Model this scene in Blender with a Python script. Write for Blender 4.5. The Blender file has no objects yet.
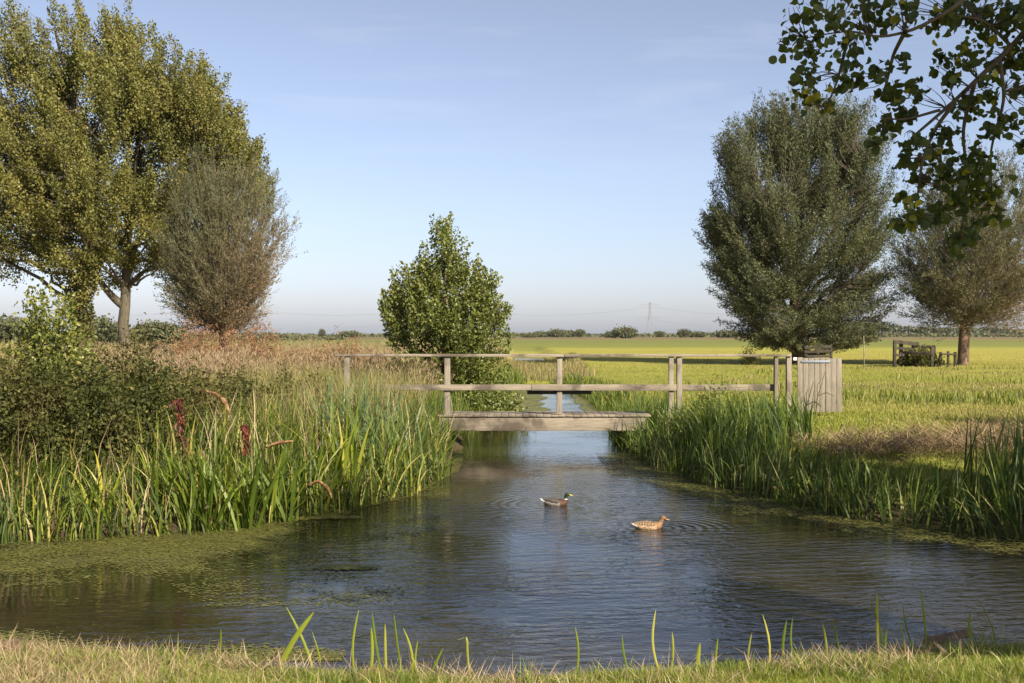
import bpy, math
import numpy as np
R = math.radians
sc = bpy.context.scene
COL = sc.collection
rng = np.random.default_rng(7)

# ------------------------------------------------------------------ measures
F, CX, HY, H = 1138.0, 512.0, 334.0, 2.3          # focal length in px, horizon row, eye height over the water
def P(px, py, d):                                  # photo pixel + distance -> point in the world
    return np.array([(px-CX)/F*d, d, H-(py-HY)/F*d])
SUN_AZ, SUN_EL = 38.0, 35.0
# ------------------------------------------------------------------ helpers
def tag(o, label=None, cat=None, group=None, kind=None):
    if label: o['label'] = label
    if cat: o['category'] = cat
    if group: o['group'] = group
    if kind: o['kind'] = kind
    return o
def empty(name, loc=(0,0,0), rz=0.0):
    o = bpy.data.objects.new(name, None); COL.objects.link(o)
    o.location = [float(a) for a in loc]; o.rotation_euler = (0, 0, rz); o.empty_display_size = .2
    return o
def mk(name, V, faces, mat, parent=None, v=None, smooth=False, pv=None):
    """one mesh object; faces = list of int arrays (n,k); v = per-face value; pv = per-point value; V is relative to the parent"""
    me = bpy.data.meshes.new(name)
    V = np.asarray(V, np.float32).reshape(-1, 3)
    if not isinstance(faces, list): faces = [faces]
    faces = [np.asarray(f, np.int32) for f in faces if len(f)]
    me.vertices.add(len(V)); me.vertices.foreach_set('co', V.ravel())
    nl = sum(f.size for f in faces); npoly = sum(len(f) for f in faces)
    me.loops.add(nl); me.loops.foreach_set('vertex_index', np.concatenate([f.ravel() for f in faces]))
    me.polygons.add(npoly)
    tot = np.concatenate([np.full(len(f), f.shape[1], np.int32) for f in faces])
    st = np.concatenate([[0], np.cumsum(tot)[:-1]]).astype(np.int32)
    me.polygons.foreach_set('loop_start', st); me.polygons.foreach_set('loop_total', tot)
    if smooth: me.polygons.foreach_set('use_smooth', np.ones(npoly, bool))
    me.update(calc_edges=True)
    if v is not None:
        a = me.attributes.new('v', 'FLOAT', 'FACE'); a.data.foreach_set('value', np.asarray(v, np.float32))
    if pv is not None:
        a = me.attributes.new('t', 'FLOAT', 'POINT'); a.data.foreach_set('value', np.asarray(pv, np.float32))
    me.validate()
    o = bpy.data.objects.new(name, me); COL.objects.link(o)
    if parent is not None: o.parent = parent
    me.materials.append(mat)
    return o
def cat_mesh(parts):
    """merge (V, [faces], v) tuples"""
    Vs, Fs, vs, n = [], {}, {}, 0
    for V, fs, v in parts:
        i = 0
        for f in fs:
            Fs.setdefault(f.shape[1], []).append(f+n); vs.setdefault(f.shape[1], []).append(v[i:i+len(f)]); i += len(f)
        Vs.append(V); n += len(V)
    ks = list(Fs)
    return np.concatenate(Vs), [np.concatenate(Fs[k]) for k in ks], np.concatenate([np.concatenate(vs[k]) for k in ks])
def unit(a): return a/np.maximum(np.linalg.norm(a, axis=-1, keepdims=True), 1e-9)
def rvec(n): return unit(rng.normal(size=(n, 3)))
def leaves(C, D, L, W, v=None, fold=.25):
    """folded diamond leaves (2 triangles each)"""
    n = len(C); D = unit(D); S = unit(np.cross(D, rvec(n))); N = np.cross(D, S)
    L = np.broadcast_to(np.asarray(L, float), (n,))[:, None]; W = np.broadcast_to(np.asarray(W, float), (n,))[:, None]
    m = C + D*L*.45
    V = np.stack([C, m+S*W*.5+N*W*fold, C+D*L, m-S*W*.5+N*W*fold], 1).reshape(-1, 3)
    b = np.arange(n)[:, None]*4
    f = np.concatenate([b+[0, 1, 2], b+[0, 2, 3]], 1).reshape(-1, 3)
    v = rng.random(n) if v is None else v
    return V, [f], np.repeat(v, 2)
def round_leaves(C, D, L, W, v=None):
    """broad, slightly cupped leaves: 2 quads + 2 triangles each"""
    n = len(C); D = unit(D); S = unit(np.cross(D, rvec(n))); N = np.cross(D, S)
    L = np.broadcast_to(np.asarray(L, float), (n,))[:, None]; W = np.broadcast_to(np.asarray(W, float), (n,))[:, None]
    c = rng.uniform(-.2, .6, (n, 1)); k = rng.uniform(-.5, .2, (n, 1))
    pts = [C, C+D*L*.16+S*W*.34+N*W*c*.5, C+D*L*.5+S*W*.52+N*W*c, C+D*L*.85+S*W*.33+N*W*(c+k), C+D*L*.97+N*W*k*1.5,
           C+D*L*.85-S*W*.33+N*W*(c+k), C+D*L*.5-S*W*.52+N*W*c, C+D*L*.16-S*W*.34+N*W*c*.5, C+D*L*.5]
    V = np.stack(pts, 1).reshape(-1, 3); b = np.arange(n)[:, None]*9
    f = np.concatenate([b+[0, 1, 2, 8], b+[8, 2, 3, 4], b+[4, 5, 6, 8], b+[8, 6, 7, 0]], 1).reshape(-1, 4)
    v = rng.random(n) if v is None else v
    return V, [f], np.repeat(v, 4)
def blades(B, h, w, az, lean, bend, segs=4, v=None, flat=None):
    """grass blades: B (n,3) feet, h height, w width, az lean azimuth, lean rad at foot, bend rad added to the tip"""
    n = len(B); bc = lambda a: np.broadcast_to(np.asarray(a, float), (n,))
    h, w, az, lean, bend = map(bc, (h, w, az, lean, bend))
    hd = np.stack([np.cos(az), np.sin(az), np.zeros(n)], 1)
    tw = az + np.pi/2 + rng.uniform(-1.2, 1.2, n)
    S = np.stack([np.cos(tw), np.sin(tw), np.zeros(n)], 1)
    p = B.copy(); rows = []
    for i in range(segs+1):
        t = i/segs; ww = w*(.75+.5*t if t < .5 else (1-t)*2*.94+.06)
        rows += [p - S*ww[:, None]*.5, p + S*ww[:, None]*.5]
        th = lean + bend*(t+.5/segs)**1.6
        p = p + (hd*np.sin(th)[:, None] + np.array([0, 0, 1])*np.cos(th)[:, None])*(h/segs)[:, None]
    V = np.stack(rows, 1).reshape(-1, 3); m = 2*(segs+1); b = np.arange(n)[:, None]*m
    f = np.concatenate([b+[2*i, 2*i+1, 2*i+3, 2*i+2] for i in range(segs)], 1).reshape(-1, 4)
    v = rng.random(n) if v is None else v
    return V, [f], np.repeat(v, segs)
def tubes(paths, sides=6):
    """paths: list of (pts (k,3), radii (k))"""
    Vs, Fs, n = [], [], 0
    ang = np.arange(sides)/sides*2*np.pi
    for pts, rad in paths:
        pts = np.asarray(pts, float); rad = np.asarray(rad, float); k = len(pts)
        T = unit(np.gradient(pts, axis=0)); up = np.array([0, 0, 1.]) if abs(T[0][2]) < .9 else np.array([1., 0, 0])
        A = unit(np.cross(T, up)); Bn = np.cross(T, A)
        ring = pts[:, None] + rad[:, None, None]*(np.cos(ang)[None, :, None]*A[:, None] + np.sin(ang)[None, :, None]*Bn[:, None])
        Vs.append(ring.reshape(-1, 3))
        i = np.arange(k-1)[:, None]*sides; j = np.arange(sides)[None]; j2 = (j+1) % sides
        Fs.append(np.stack([i+j, i+j2, i+sides+j2, i+sides+j], -1).reshape(-1, 4)+n); n += k*sides
    return np.concatenate(Vs), [np.concatenate(Fs)], None
def tubes_fast(P0, P1, P2, r0, r1, sides=3, segs=4):
    """many quadratic curved twigs at once"""
    n = len(P0); ts = np.linspace(0, 1, segs+1)
    pts = np.stack([P0*(1-t)**2+P1*2*t*(1-t)+P2*t*t for t in ts], 1)
    T = unit(np.gradient(pts, axis=1)); A = unit(np.cross(T, np.array([.31, .22, .92]))); Bn = np.cross(T, A)
    r0 = np.broadcast_to(r0, (n,)); r1 = np.broadcast_to(r1, (n,))
    rad = r0[:, None]*(1-ts)+r1[:, None]*ts
    ang = np.arange(sides)/sides*2*np.pi
    V = pts[:, :, None]+rad[:, :, None, None]*(np.cos(ang)[None, None, :, None]*A[:, :, None]+np.sin(ang)[None, None, :, None]*Bn[:, :, None])
    k = segs+1; b = (np.arange(n)*k*sides)[:, None, None]; i = (np.arange(segs)*sides)[None, :, None]; j = np.arange(sides)[None, None]; j2 = (j+1) % sides
    f = np.stack([b+i+j, b+i+j2, b+i+sides+j2, b+i+sides+j], -1).reshape(-1, 4)
    return V.reshape(-1, 3), [f], np.zeros(len(f))
def box(x0, x1, y0, y1, z0, z1, jit=0.0):
    V = np.array([[x, y, z] for z in (z0, z1) for y in (y0, y1) for x in (x0, x1)], float)
    if jit: V += rng.normal(0, jit, V.shape)
    f = np.array([[0, 2, 3, 1], [4, 5, 7, 6], [0, 1, 5, 4], [2, 6, 7, 3], [0, 4, 6, 2], [1, 3, 7, 5]])
    return V, [f], np.zeros(6)
def bevel(o, w=.006, seg=2):
    m = o.modifiers.new('bevel', 'BEVEL'); m.width = w; m.segments = seg; m.limit_method = 'ANGLE'; return o

# ------------------------------------------------------------------ materials
def nt(name):
    m = bpy.data.materials.new(name); m.use_nodes = True; t = m.node_tree
    for n in list(t.nodes): t.nodes.remove(n)
    return m, t, t.nodes.new('ShaderNodeOutputMaterial')
def ramp(t, stops, fac):
    r = t.nodes.new('ShaderNodeValToRGB'); e = r.color_ramp.elements
    while len(e) < len(stops): e.new(.5)
    for i, (p, c) in enumerate(stops): e[i].position = p; e[i].color = (*c, 1)
    t.links.new(fac, r.inputs[0]); return r.outputs[0]
def noise(t, scale, detail=4, vec=None, rough=.55, dist=0.0):
    n = t.nodes.new('ShaderNodeTexNoise'); n.inputs['Scale'].default_value = scale; n.inputs['Detail'].default_value = detail
    n.inputs['Roughness'].default_value = rough; n.inputs['Distortion'].default_value = dist
    if vec is not None: t.links.new(vec, n.inputs['Vector'])
    return n.outputs['Fac']
def math_(t, op, a, b=None, c=None, clamp=False):
    n = t.nodes.new('ShaderNodeMath'); n.operation = op; n.use_clamp = clamp
    for i, x in enumerate((a, b, c)):
        if x is None: continue
        if isinstance(x, (int, float)): n.inputs[i].default_value = x
        else: t.links.new(x, n.inputs[i])
    return n.outputs[0]
def mix(t, fac, a, b, mode='MIX'):
    n = t.nodes.new('ShaderNodeMix'); n.data_type = 'RGBA'; n.blend_type = mode
    for s, x in ((n.inputs[0], fac), (n.inputs[6], a), (n.inputs[7], b)):
        if isinstance(x, (int, float)): s.default_value = x
        elif isinstance(x, tuple): s.default_value = (*x, 1)
        else: t.links.new(x, s)
    return n.outputs[2]
def mapv(t, src, scale=(1, 1, 1), rot=(0, 0, 0)):
    n = t.nodes.new('ShaderNodeMapping'); n.inputs['Scale'].default_value = scale; n.inputs['Rotation'].default_value = rot
    t.links.new(src, n.inputs[0]); return n.outputs[0]
def pos(t): return t.nodes.new('ShaderNodeNewGeometry').outputs['Position']
def objco(t): return t.nodes.new('ShaderNodeTexCoord').outputs['Object']
def princ(t, out, col, rough=.8, spec=.3, bump=None, bd=.02, bs=1.0):
    p = t.nodes.new('ShaderNodeBsdfPrincipled')
    if isinstance(col, tuple): p.inputs['Base Color'].default_value = (*col, 1)
    else: t.links.new(col, p.inputs['Base Color'])
    if isinstance(rough, (int, float)): p.inputs['Roughness'].default_value = rough
    else: t.links.new(rough, p.inputs['Roughness'])
    p.inputs['Specular IOR Level'].default_value = spec
    if bump is not None:
        b = t.nodes.new('ShaderNodeBump'); b.inputs['Distance'].default_value = bd; b.inputs['Strength'].default_value = bs
        t.links.new(bump, b.inputs['Height']); t.links.new(b.outputs[0], p.inputs['Normal'])
    if out: t.links.new(p.outputs[0], out.inputs[0])
    return p
def leafmat(name, stops, trans=.35, rough=.5, spec=.35, clump=None, tint=None, tcol=None):
    """stops over the leaf's own random value; clump = (noise scale, colour, amount): parts of the plant really are of another hue"""
    m, t, out = nt(name)
    a = t.nodes.new('ShaderNodeAttribute'); a.attribute_name = 'v'
    c = ramp(t, stops, a.outputs['Fac'])
    if clump:
        n = noise(t, clump[0], 2, pos(t)); f = math_(t, 'MULTIPLY', math_(t, 'MULTIPLY_ADD', n, 4.0, -1.7, clamp=True), clump[2])
        c = mix(t, f, c, clump[1])
    p = princ(t, None, c, rough, spec)
    tr = t.nodes.new('ShaderNodeBsdfTranslucent')
    c2 = mix(t, .5, c, tcol if tcol else (.25, .28, .03)) if tcol != 0 else c
    t.links.new(c2, tr.inputs[0])
    ms = t.nodes.new('ShaderNodeMixShader'); ms.inputs[0].default_value = trans
    t.links.new(p.outputs[0], ms.inputs[1]); t.links.new(tr.outputs[0], ms.inputs[2]); t.links.new(ms.outputs[0], out.inputs[0])
    return m
def barkmat(name, c1, c2, scale=9, bd=.03):
    m, t, out = nt(name); o = objco(t)
    n = noise(t, scale, 5, mapv(t, o, (1, 1, .25)), .65)
    princ(t, out, ramp(t, [(.3, c1), (.7, c2)], n), .9, .15, n, bd); return m
def woodmat(name, c1, c2, c3, axis=0, scale=3.0, stain_shade=.8):
    m, t, out = nt(name); o = pos(t); s = [26, 26, 26]; s[axis] = .9
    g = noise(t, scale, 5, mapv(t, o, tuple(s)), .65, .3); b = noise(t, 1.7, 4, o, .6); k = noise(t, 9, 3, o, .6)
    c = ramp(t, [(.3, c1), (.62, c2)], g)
    c = mix(t, math_(t, 'MULTIPLY', math_(t, 'MULTIPLY_ADD', b, 7, -3.2, clamp=True), stain_shade), c, c3)  # dark blotches: weather stain plus the beam's shade patches, painted into the colour
    c = mix(t, math_(t, 'MULTIPLY', math_(t, 'MULTIPLY_ADD', k, 5, -2.9, clamp=True), .5), c, (.16, .17, .10))
    princ(t, out, c, .85, .2, g, .006, .9); return m

M = {}
M['poplar'] = leafmat('poplar_leaf', [(0, (.05, .055, .013)), (.35, (.10, .105, .024)), (.75, (.165, .16, .04)), (1, (.25, .22, .06))], .25, .5, .3, (.5, (.175, .14, .035), .5))
M['willow'] = leafmat('willow_leaf', [(0, (.045, .052, .022)), (.5, (.085, .098, .045)), (.85, (.14, .15, .08)), (1, (.23, .22, .14))], .22, .6, .2, (.45, (.12, .112, .05), .5), tcol=(.2, .2, .06))
M['willow_dry'] = leafmat('dry_willow_leaf', [(0, (.06, .07, .032)), (.3, (.12, .13, .065)), (.5, (.16, .16, .085)), (.65, (.19, .145, .08)), (1, (.27, .185, .115))], .28, .65, .15, None, tcol=(.25, .18, .06))
M['alder'] = leafmat('alder_leaf', [(0, (.05, .068, .016)), (.5, (.11, .135, .03)), (.88, (.2, .21, .045)), (1, (.26, .23, .03))], .3, .42, .4, (.8, (.13, .14, .03), .5))
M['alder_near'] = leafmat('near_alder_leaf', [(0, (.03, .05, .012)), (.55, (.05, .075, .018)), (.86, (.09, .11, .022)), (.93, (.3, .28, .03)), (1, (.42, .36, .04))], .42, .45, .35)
M['shrub'] = leafmat('shrub_leaf', [(0, (.02, .025, .008)), (.5, (.045, .052, .013)), (.8, (.085, .092, .022)), (.96, (.2, .18, .05)), (1, (.28, .13, .05))], .25, .6, .18, (.9, (.13, .095, .035), .55))
M['farleaf'] = leafmat('distant_leaf', [(0, (.075, .08, .045)), (1, (.13, .135, .07))], .15, .7, .1)
M['reed'] = leafmat('green_reed', [(0, (.022, .038, .006)), (.4, (.06, .09, .011)), (.78, (.145, .175, .02)), (.93, (.3, .27, .05)), (1, (.42, .34, .16))], .26, .5, .25, tcol=(.3, .38, .04))
M['reed_blue'] = leafmat('blue_green_reed', [(0, (.05, .085, .03)), (.6, (.09, .135, .045)), (.92, (.17, .2, .06)), (1, (.42, .36, .1))], .3, .4, .4, tcol=(.3, .38, .04))
M['reed_shade'] = leafmat('lush_reed', [(0, (.025, .045, .007)), (.5, (.06, .095, .012)), (.85, (.13, .165, .02)), (1, (.34, .28, .12))], .25, .5, .25, tcol=(.25, .38, .04))
M['iris'] = leafmat('iris_blade', [(0, (.05, .085, .01)), (.5, (.11, .155, .016)), (.85, (.23, .26, .028)), (1, (.42, .37, .05))], .4, .45, .3, tcol=(.32, .42, .04))
M['dry'] = leafmat('dry_grass', [(0, (.14, .11, .05)), (.4, (.26, .195, .10)), (.72, (.38, .29, .16)), (.76, (.13, .15, .03)), (1, (.2, .22, .05))], .25, .7, .2, (.3, (.17, .18, .045), .65), tcol=(.45, .35, .15))
M['plume'] = leafmat('grass_plume', [(0, (.14, .09, .055)), (.5, (.25, .18, .11)), (1, (.36, .29, .18))], .25, .9, .1, tcol=(.4, .25, .12))
M['rust'] = leafmat('rusty_herb', [(0, (.15, .07, .04)), (.6, (.24, .13, .07)), (1, (.3, .22, .12))], .2, .8, .1, tcol=(.35, .18, .08))
M['turf'] = leafmat('meadow_blade', [(0, (.11, .15, .018)), (.5, (.2, .225, .03)), (.85, (.29, .28, .05)), (1, (.4, .32, .13))], .3, .6, .2, (.13, (.28, .21, .09), .7), tcol=(.35, .36, .05))
M['fore'] = leafmat('bank_grass', [(0, (.07, .11, .014)), (.4, (.15, .2, .024)), (.72, (.25, .27, .04)), (.88, (.4, .33, .14)), (1, (.5, .4, .22))], .35, .5, .3, tcol=(.35, .38, .05))
M['straw'] = leafmat('dead_straw', [(0, (.16, .105, .06)), (.5, (.3, .215, .125)), (1, (.45, .36, .23))], .15, .8, .1, tcol=(.4, .3, .15))
M['litter'] = leafmat('cut_litter', [(0, (.11, .075, .04)), (.5, (.22, .155, .085)), (1, (.36, .27, .16))], .12, .8, .1, tcol=(.35, .22, .12))
M['shoot'] = leafmat('fresh_shoot', [(0, (.11, .16, .014)), (.6, (.27, .30, .03)), (1, (.46, .41, .08))], .4, .4, .4, tcol=(.4, .45, .04))
M['dock'] = leafmat('red_dock_leaf', [(0, (.035, .010, .010)), (.5, (.085, .018, .014)), (1, (.2, .05, .03))], .15, .5, .3, tcol=(.3, .05, .02))
M['rust_leaf'] = leafmat('rusty_brown_leaf', [(0, (.13, .06, .03)), (.6, (.24, .13, .06)), (1, (.33, .22, .1))], .2, .6, .2, tcol=(.4, .2, .05))
M['weed'] = leafmat('duckweed', [(0, (.07, .075, .016)), (.6, (.12, .125, .025)), (.95, (.2, .19, .045)), (1, (.24, .18, .09))], .05, .6, .25, (1.5, (.12, .11, .04), .5), tcol=0)
M['bark'] = barkmat('poplar_bark', (.045, .038, .026), (.135, .115, .08))
M['bark_dark'] = barkmat('willow_bark', (.05, .04, .03), (.15, .12, .085))
M['bark_tan'] = barkmat('pollard_bark', (.08, .052, .034), (.2, .135, .09))
M['twig'] = barkmat('twig_bark', (.13, .10, .065), (.26, .2, .14), 3)
M['twig_green'] = barkmat('olive_twig', (.08, .07, .035), (.16, .13, .07), 3)
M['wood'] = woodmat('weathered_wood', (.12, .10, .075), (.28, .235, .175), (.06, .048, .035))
M['wood_v'] = woodmat('weathered_post', (.15, .125, .095), (.29, .25, .195), (.11, .09, .07), axis=2)
M['wood_gate'] = woodmat('gate_board', (.14, .115, .09), (.26, .225, .18), (.14, .12, .095), axis=2, stain_shade=.4)
M['wood_old'] = woodmat('dark_old_wood', (.03, .025, .018), (.07, .058, .042), (.025, .02, .015))
m_, t_, o_ = nt('galvanised_metal'); princ(t_, o_, (.2, .23, .28), .5, .4).inputs['Metallic'].default_value = .3; M['metal'] = m_
m_, t_, o_ = nt('pylon_steel'); princ(t_, o_, (.24, .25, .27), .6, .3); M['steel'] = m_
m_, t_, o_ = nt('white_paint'); princ(t_, o_, (.8, .8, .8), .5, .3); M['white'] = m_

# ------------------------------------------------------------------ the ditch outline (water's edge, metres)
POND = np.array([(-30, 8.4), (-16, 8.5), (-8, 8.3), (-4, 8.15), (-2.4, 7.9), (-1.2, 7.55), (.6, 7.5), (2, 7.75), (3.4, 8.15), (5.5, 8.7), (16, 9.6), (30, 9.6),
    (30, 12.4), (16, 12.3), (8, 12.4), (5.6, 12.9), (4.7, 13.8), (4.0, 15), (3.2, 17.2), (2.6, 19.8), (2.4, 22.8), (2.5, 26), (2.75, 32), (2.75, 40), (2.4, 46), (1.8, 51.5),
    (.5, 51.5), (.1, 46.7), (-.45, 39.7), (-.85, 32), (-1.1, 26), (-1.05, 22.8), (-1.15, 19.4), (-1.7, 16.2), (-2.6, 14.5), (-3.6, 13.3), (-5.6, 12.7), (-8, 12.5), (-16, 12.4), (-30, 12.4)], float)
POOL = np.array([(.3, 88), (1.4, 86), (2.7, 88), (3.1, 108), (.2, 110)], float)
def sdist(poly, x, y):
    p = np.stack([x.ravel(), y.ravel()], 1); d = np.full(len(p), 1e9); inside = np.zeros(len(p), bool)
    for i in range(len(poly)):
        a, b = poly[i], poly[(i+1) % len(poly)]; e = b-a; w = p-a
        t = np.clip((w@e)/(e@e), 0, 1); d = np.minimum(d, np.hypot(*(w-t[:, None]*e).T))
        c = (a[1] > p[:, 1]) != (b[1] > p[:, 1])
        with np.errstate(divide='ignore', invalid='ignore'):
            xi = (b[0]-a[0])*(p[:, 1]-a[1])/(b[1]-a[1])+a[0]
        inside ^= c & (p[:, 0] < xi)
    return np.where(inside, -d, d).reshape(x.shape)
def wob(x, y, s, k=0):
    return (np.sin(x*s*1.3+y*s*.7+k)+np.sin(y*s*1.7-x*s*.9+2.1*k+1)+np.sin(x*s*2.9+y*s*2.3+k*3)*.5+np.sin(x*s*4.7-y*s*5.3+k)*.25)/2.75
def sm(a, b, t): u = np.clip((t-a)/(b-a), 0, 1); return u*u*(3-2*u)
def ground(x, y):
    x = np.asarray(x, float); y = np.asarray(y, float)
    d = sdist(POND, x, y)+wob(x, y, 2.2)*.12+wob(x, y, 5.1, 3)*.06*(1-sm(9, 11, y))
    near = 1-sm(8, 10, y); right = sm(0, 2, x)
    top = near*(.17+.07*sm(0, 3, x)+.04*sm(-1,-3,x)) + (1-near)*(.45+.2*right*(1-sm(22, 45, y))+.1*sm(40, 80, y)*1.0)
    w = near*.55+(1-near)*(.9+.6*right)
    h = top*(1-np.exp(-np.maximum(d, 0)/w*1.6))
    h = h+wob(x, y, .8, 1)*.04*sm(.2, 1.5, d)+wob(x, y, .13, 2)*.05*sm(3, 12, d)
    # low, reed-grown stretch of the old channel beyond the dam
    ch = (1-sm(1.2, 3.2, np.abs(x-1.5)))*sm(51, 53, y)*(1-sm(150, 170, y))
    h = h*(1-ch)+.1*ch
    h = np.where(d < 0, np.maximum(-.7, d*.9), h)
    d2 = sdist(POOL, x, y); h = np.where(d2 < .8, np.minimum(h, np.maximum(-.5, d2*.3)), h)
    return h
def axis(*spec):
    a = [np.arange(s, e, st) for s, e, st in spec]; return np.concatenate(a+[[spec[-1][1]]])
gx = axis((-3000, -600, 200), (-600, -100, 25), (-100, -30, 4), (-30, -9, .6), (-9, 9, .16), (9, 30, .6), (30, 100, 4), (100, 600, 25), (600, 3000, 200))
gy = axis((-60, -4, 4), (-4, 4, .8), (4, 30, .16), (30, 60, .4), (60, 120, 1.0), (120, 300, 6), (300, 1000, 40), (1000, 4200, 200))
X, Y = np.meshgrid(gx, gy); Z = ground(X, Y)
nx, ny = len(gx), len(gy); I = np.arange(nx*ny).reshape(ny, nx)
gf = np.stack([I[:-1, :-1], I[:-1, 1:], I[1:, 1:], I[1:, :-1]], -1).reshape(-1, 4)
# ground material: grass, straw and soil by place
m, t, out = nt('ground_cover'); ps = pos(t)
sep = t.nodes.new('ShaderNodeSeparateXYZ'); t.links.new(ps, sep.inputs[0])
n1 = noise(t, .22, 5, mapv(t, ps, (.5, 1, 1))); n2 = noise(t, 1.6, 6, ps, .65); n3 = noise(t, .012, 3, mapv(t, ps, (.25, 1.3, 1))); n4 = noise(t, 14, 4, ps, .7)
g = ramp(t, [(.25, (.085, .115, .018)), (.45, (.16, .18, .028)), (.62, (.24, .225, .045)), (.8, (.31, .24, .10))], math_(t, 'MULTIPLY_ADD', n2, .5, math_(t, 'MULTIPLY', n1, .5)))
yb = math_(t, 'ADD', sep.outputs[1], math_(t, 'MULTIPLY_ADD', n3, 90, -45))
mr = t.nodes.new('ShaderNodeMapRange'); mr.inputs[1].default_value = 0; mr.inputs[2].default_value = 800; t.links.new(yb, mr.inputs[0])
bands = ramp(t, [(.0, (.2, .2, .035)), (.06, (.22, .21, .04)), (.10, (.28, .25, .05)), (.16, (.27, .255, .05)), (.20, (.17, .18, .04)), (.34, (.14, .155, .042)), (.42, (.17, .15, .055)), (.62, (.14, .11, .055)), (1, (.16, .14, .07))], mr.outputs[0])
far = t.nodes.new('ShaderNodeMapRange'); far.inputs[1].default_value = 35; far.inputs[2].default_value = 80; t.links.new(sep.outputs[1], far.inputs[0])
bandn = mix(t, .5, bands, ramp(t, [(.35, (.62, .58, .55)), (.6, (1, 1, 1))], math_(t, 'MULTIPLY_ADD', n1, .5, math_(t, 'MULTIPLY', n2, .5))), 'MULTIPLY')
g = mix(t, far.outputs[0], g, bandn)
left = t.nodes.new('ShaderNodeMapRange'); left.inputs[1].default_value = 1; left.inputs[2].default_value = -2; t.links.new(sep.outputs[0], left.inputs[0])
lf = math_(t, 'MULTIPLY', left.outputs[0], math_(t, 'SUBTRACT', 1.0, math_(t, 'MULTIPLY_ADD', sep.outputs[1], .006, -.5, clamp=True), clamp=True))
g = mix(t, math_(t, 'MULTIPLY', lf, .75), g, ramp(t, [(.3, (.16, .14, .05)), (.6, (.28, .21, .11))], n2))
low = t.nodes.new('ShaderNodeMapRange'); low.inputs[1].default_value = .42; low.inputs[2].default_value = .12; t.links.new(sep.outputs[2], low.inputs[0])
nb = math_(t, 'MULTIPLY', math_(t, 'LESS_THAN', sep.outputs[1], 45.0), math_(t, 'GREATER_THAN', sep.outputs[1], 10.5)); wet = t.nodes.new('ShaderNodeMapRange'); wet.inputs[1].default_value = .07; wet.inputs[2].default_value = 0; t.links.new(sep.outputs[2], wet.inputs[0])
g = mix(t, math_(t, 'MAXIMUM', math_(t, 'MULTIPLY', low.outputs[0], nb), wet.outputs[0]), g, ramp(t, [(.4, (.035, .026, .015)), (.7, (.09, .065, .035))], n2))
princ(t, out, g, .95, .1, math_(t, 'MULTIPLY_ADD', n4, .4, n2), .06); M['ground'] = m
tag(mk('ground', np.stack([X, Y, Z], -1), gf, M['ground'], smooth=True), kind='structure')

# water
m, t, out = nt('ditch_water'); ps = pos(t)
wv = t.nodes.new('ShaderNodeTexWave'); wv.wave_type = 'BANDS'; wv.bands_direction = 'Y'; wv.inputs['Scale'].default_value = 1.1
wv.inputs['Distortion'].default_value = 7; wv.inputs['Detail'].default_value = 3; wv.inputs['Detail Scale'].default_value = 1.3
t.links.new(mapv(t, ps, (1, 1.5, 1), (0, 0, R(-16))), wv.inputs['Vector'])
w1 = noise(t, 4.6, 3, mapv(t, ps, (1, 1.9, 1), (0, 0, R(-14))), .55, .4); w2 = noise(t, 16, 2, mapv(t, ps, (1, 1.6, 1), (0, 0, R(-12))), .5)
big = noise(t, .45, 2, ps)
calm = t.nodes.new('ShaderNodeMapRange'); calm.inputs[1].default_value = -4.5; calm.inputs[2].default_value = -1.0; calm.inputs[3].default_value = .12
sx = t.nodes.new('ShaderNodeSeparateXYZ'); t.links.new(ps, sx.inputs[0]); t.links.new(sx.outputs[0], calm.inputs[0])
hgt = math_(t, 'MULTIPLY_ADD', wv.outputs['Fac'], .15, math_(t, 'MULTIPLY_ADD', w2, .22, w1))
cy = t.nodes.new('ShaderNodeMapRange'); cy.inputs[1].default_value = 15.5; cy.inputs[2].default_value = 19; cy.inputs[3].default_value = 1; cy.inputs[4].default_value = .4; t.links.new(sx.outputs[1], cy.inputs[0])
def rings(cx, cy_, k, amp):      # little bow waves round a swimming bird
    dx = math_(t, 'SUBTRACT', sx.outputs[0], cx); dy = math_(t, 'SUBTRACT', sx.outputs[1], cy_)
    d_ = math_(t, 'SQRT', math_(t, 'ADD', math_(t, 'MULTIPLY', dx, dx), math_(t, 'MULTIPLY', dy, dy)))
    return math_(t, 'MULTIPLY', math_(t, 'SINE', math_(t, 'MULTIPLY', d_, k)), math_(t, 'MULTIPLY', math_(t, 'POWER', 2.718, math_(t, 'MULTIPLY', d_, -1.9)), amp))
rg = math_(t, 'ADD', rings((556-CX)/(504.5-HY)*H+.1, H*F/(504.5-HY), 46, .3), rings((649-CX)/(528-HY)*H+.1, H*F/(528-HY), 50, .28))
hgt = math_(t, 'MULTIPLY', hgt, cy.outputs[0])
hgt = math_(t, 'MULTIPLY', hgt, math_(t, 'MULTIPLY', calm.outputs[0], math_(t, 'MULTIPLY_ADD', math_(t, 'MULTIPLY_ADD', big, 4, -1.5, clamp=True), .75, .25)))
hgt = math_(t, 'ADD', hgt, rg)
p = princ(t, out, ramp(t, [(.35, (.012, .010, .005)), (.7, (.026, .021, .010))], noise(t, .8, 3, ps)), .045, .5, hgt, .034, .58)
p.inputs['IOR'].default_value = 1.333; M['water'] = m
wx = np.array([-30, 30.]); wy = np.array([6.5, 115.])
tag(mk('water', [(-30, 6.5, 0), (30, 6.5, 0), (30, 115, 0), (-30, 115, 0)], np.array([[0, 1, 2, 3]]), M['water']), kind='structure')

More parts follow.
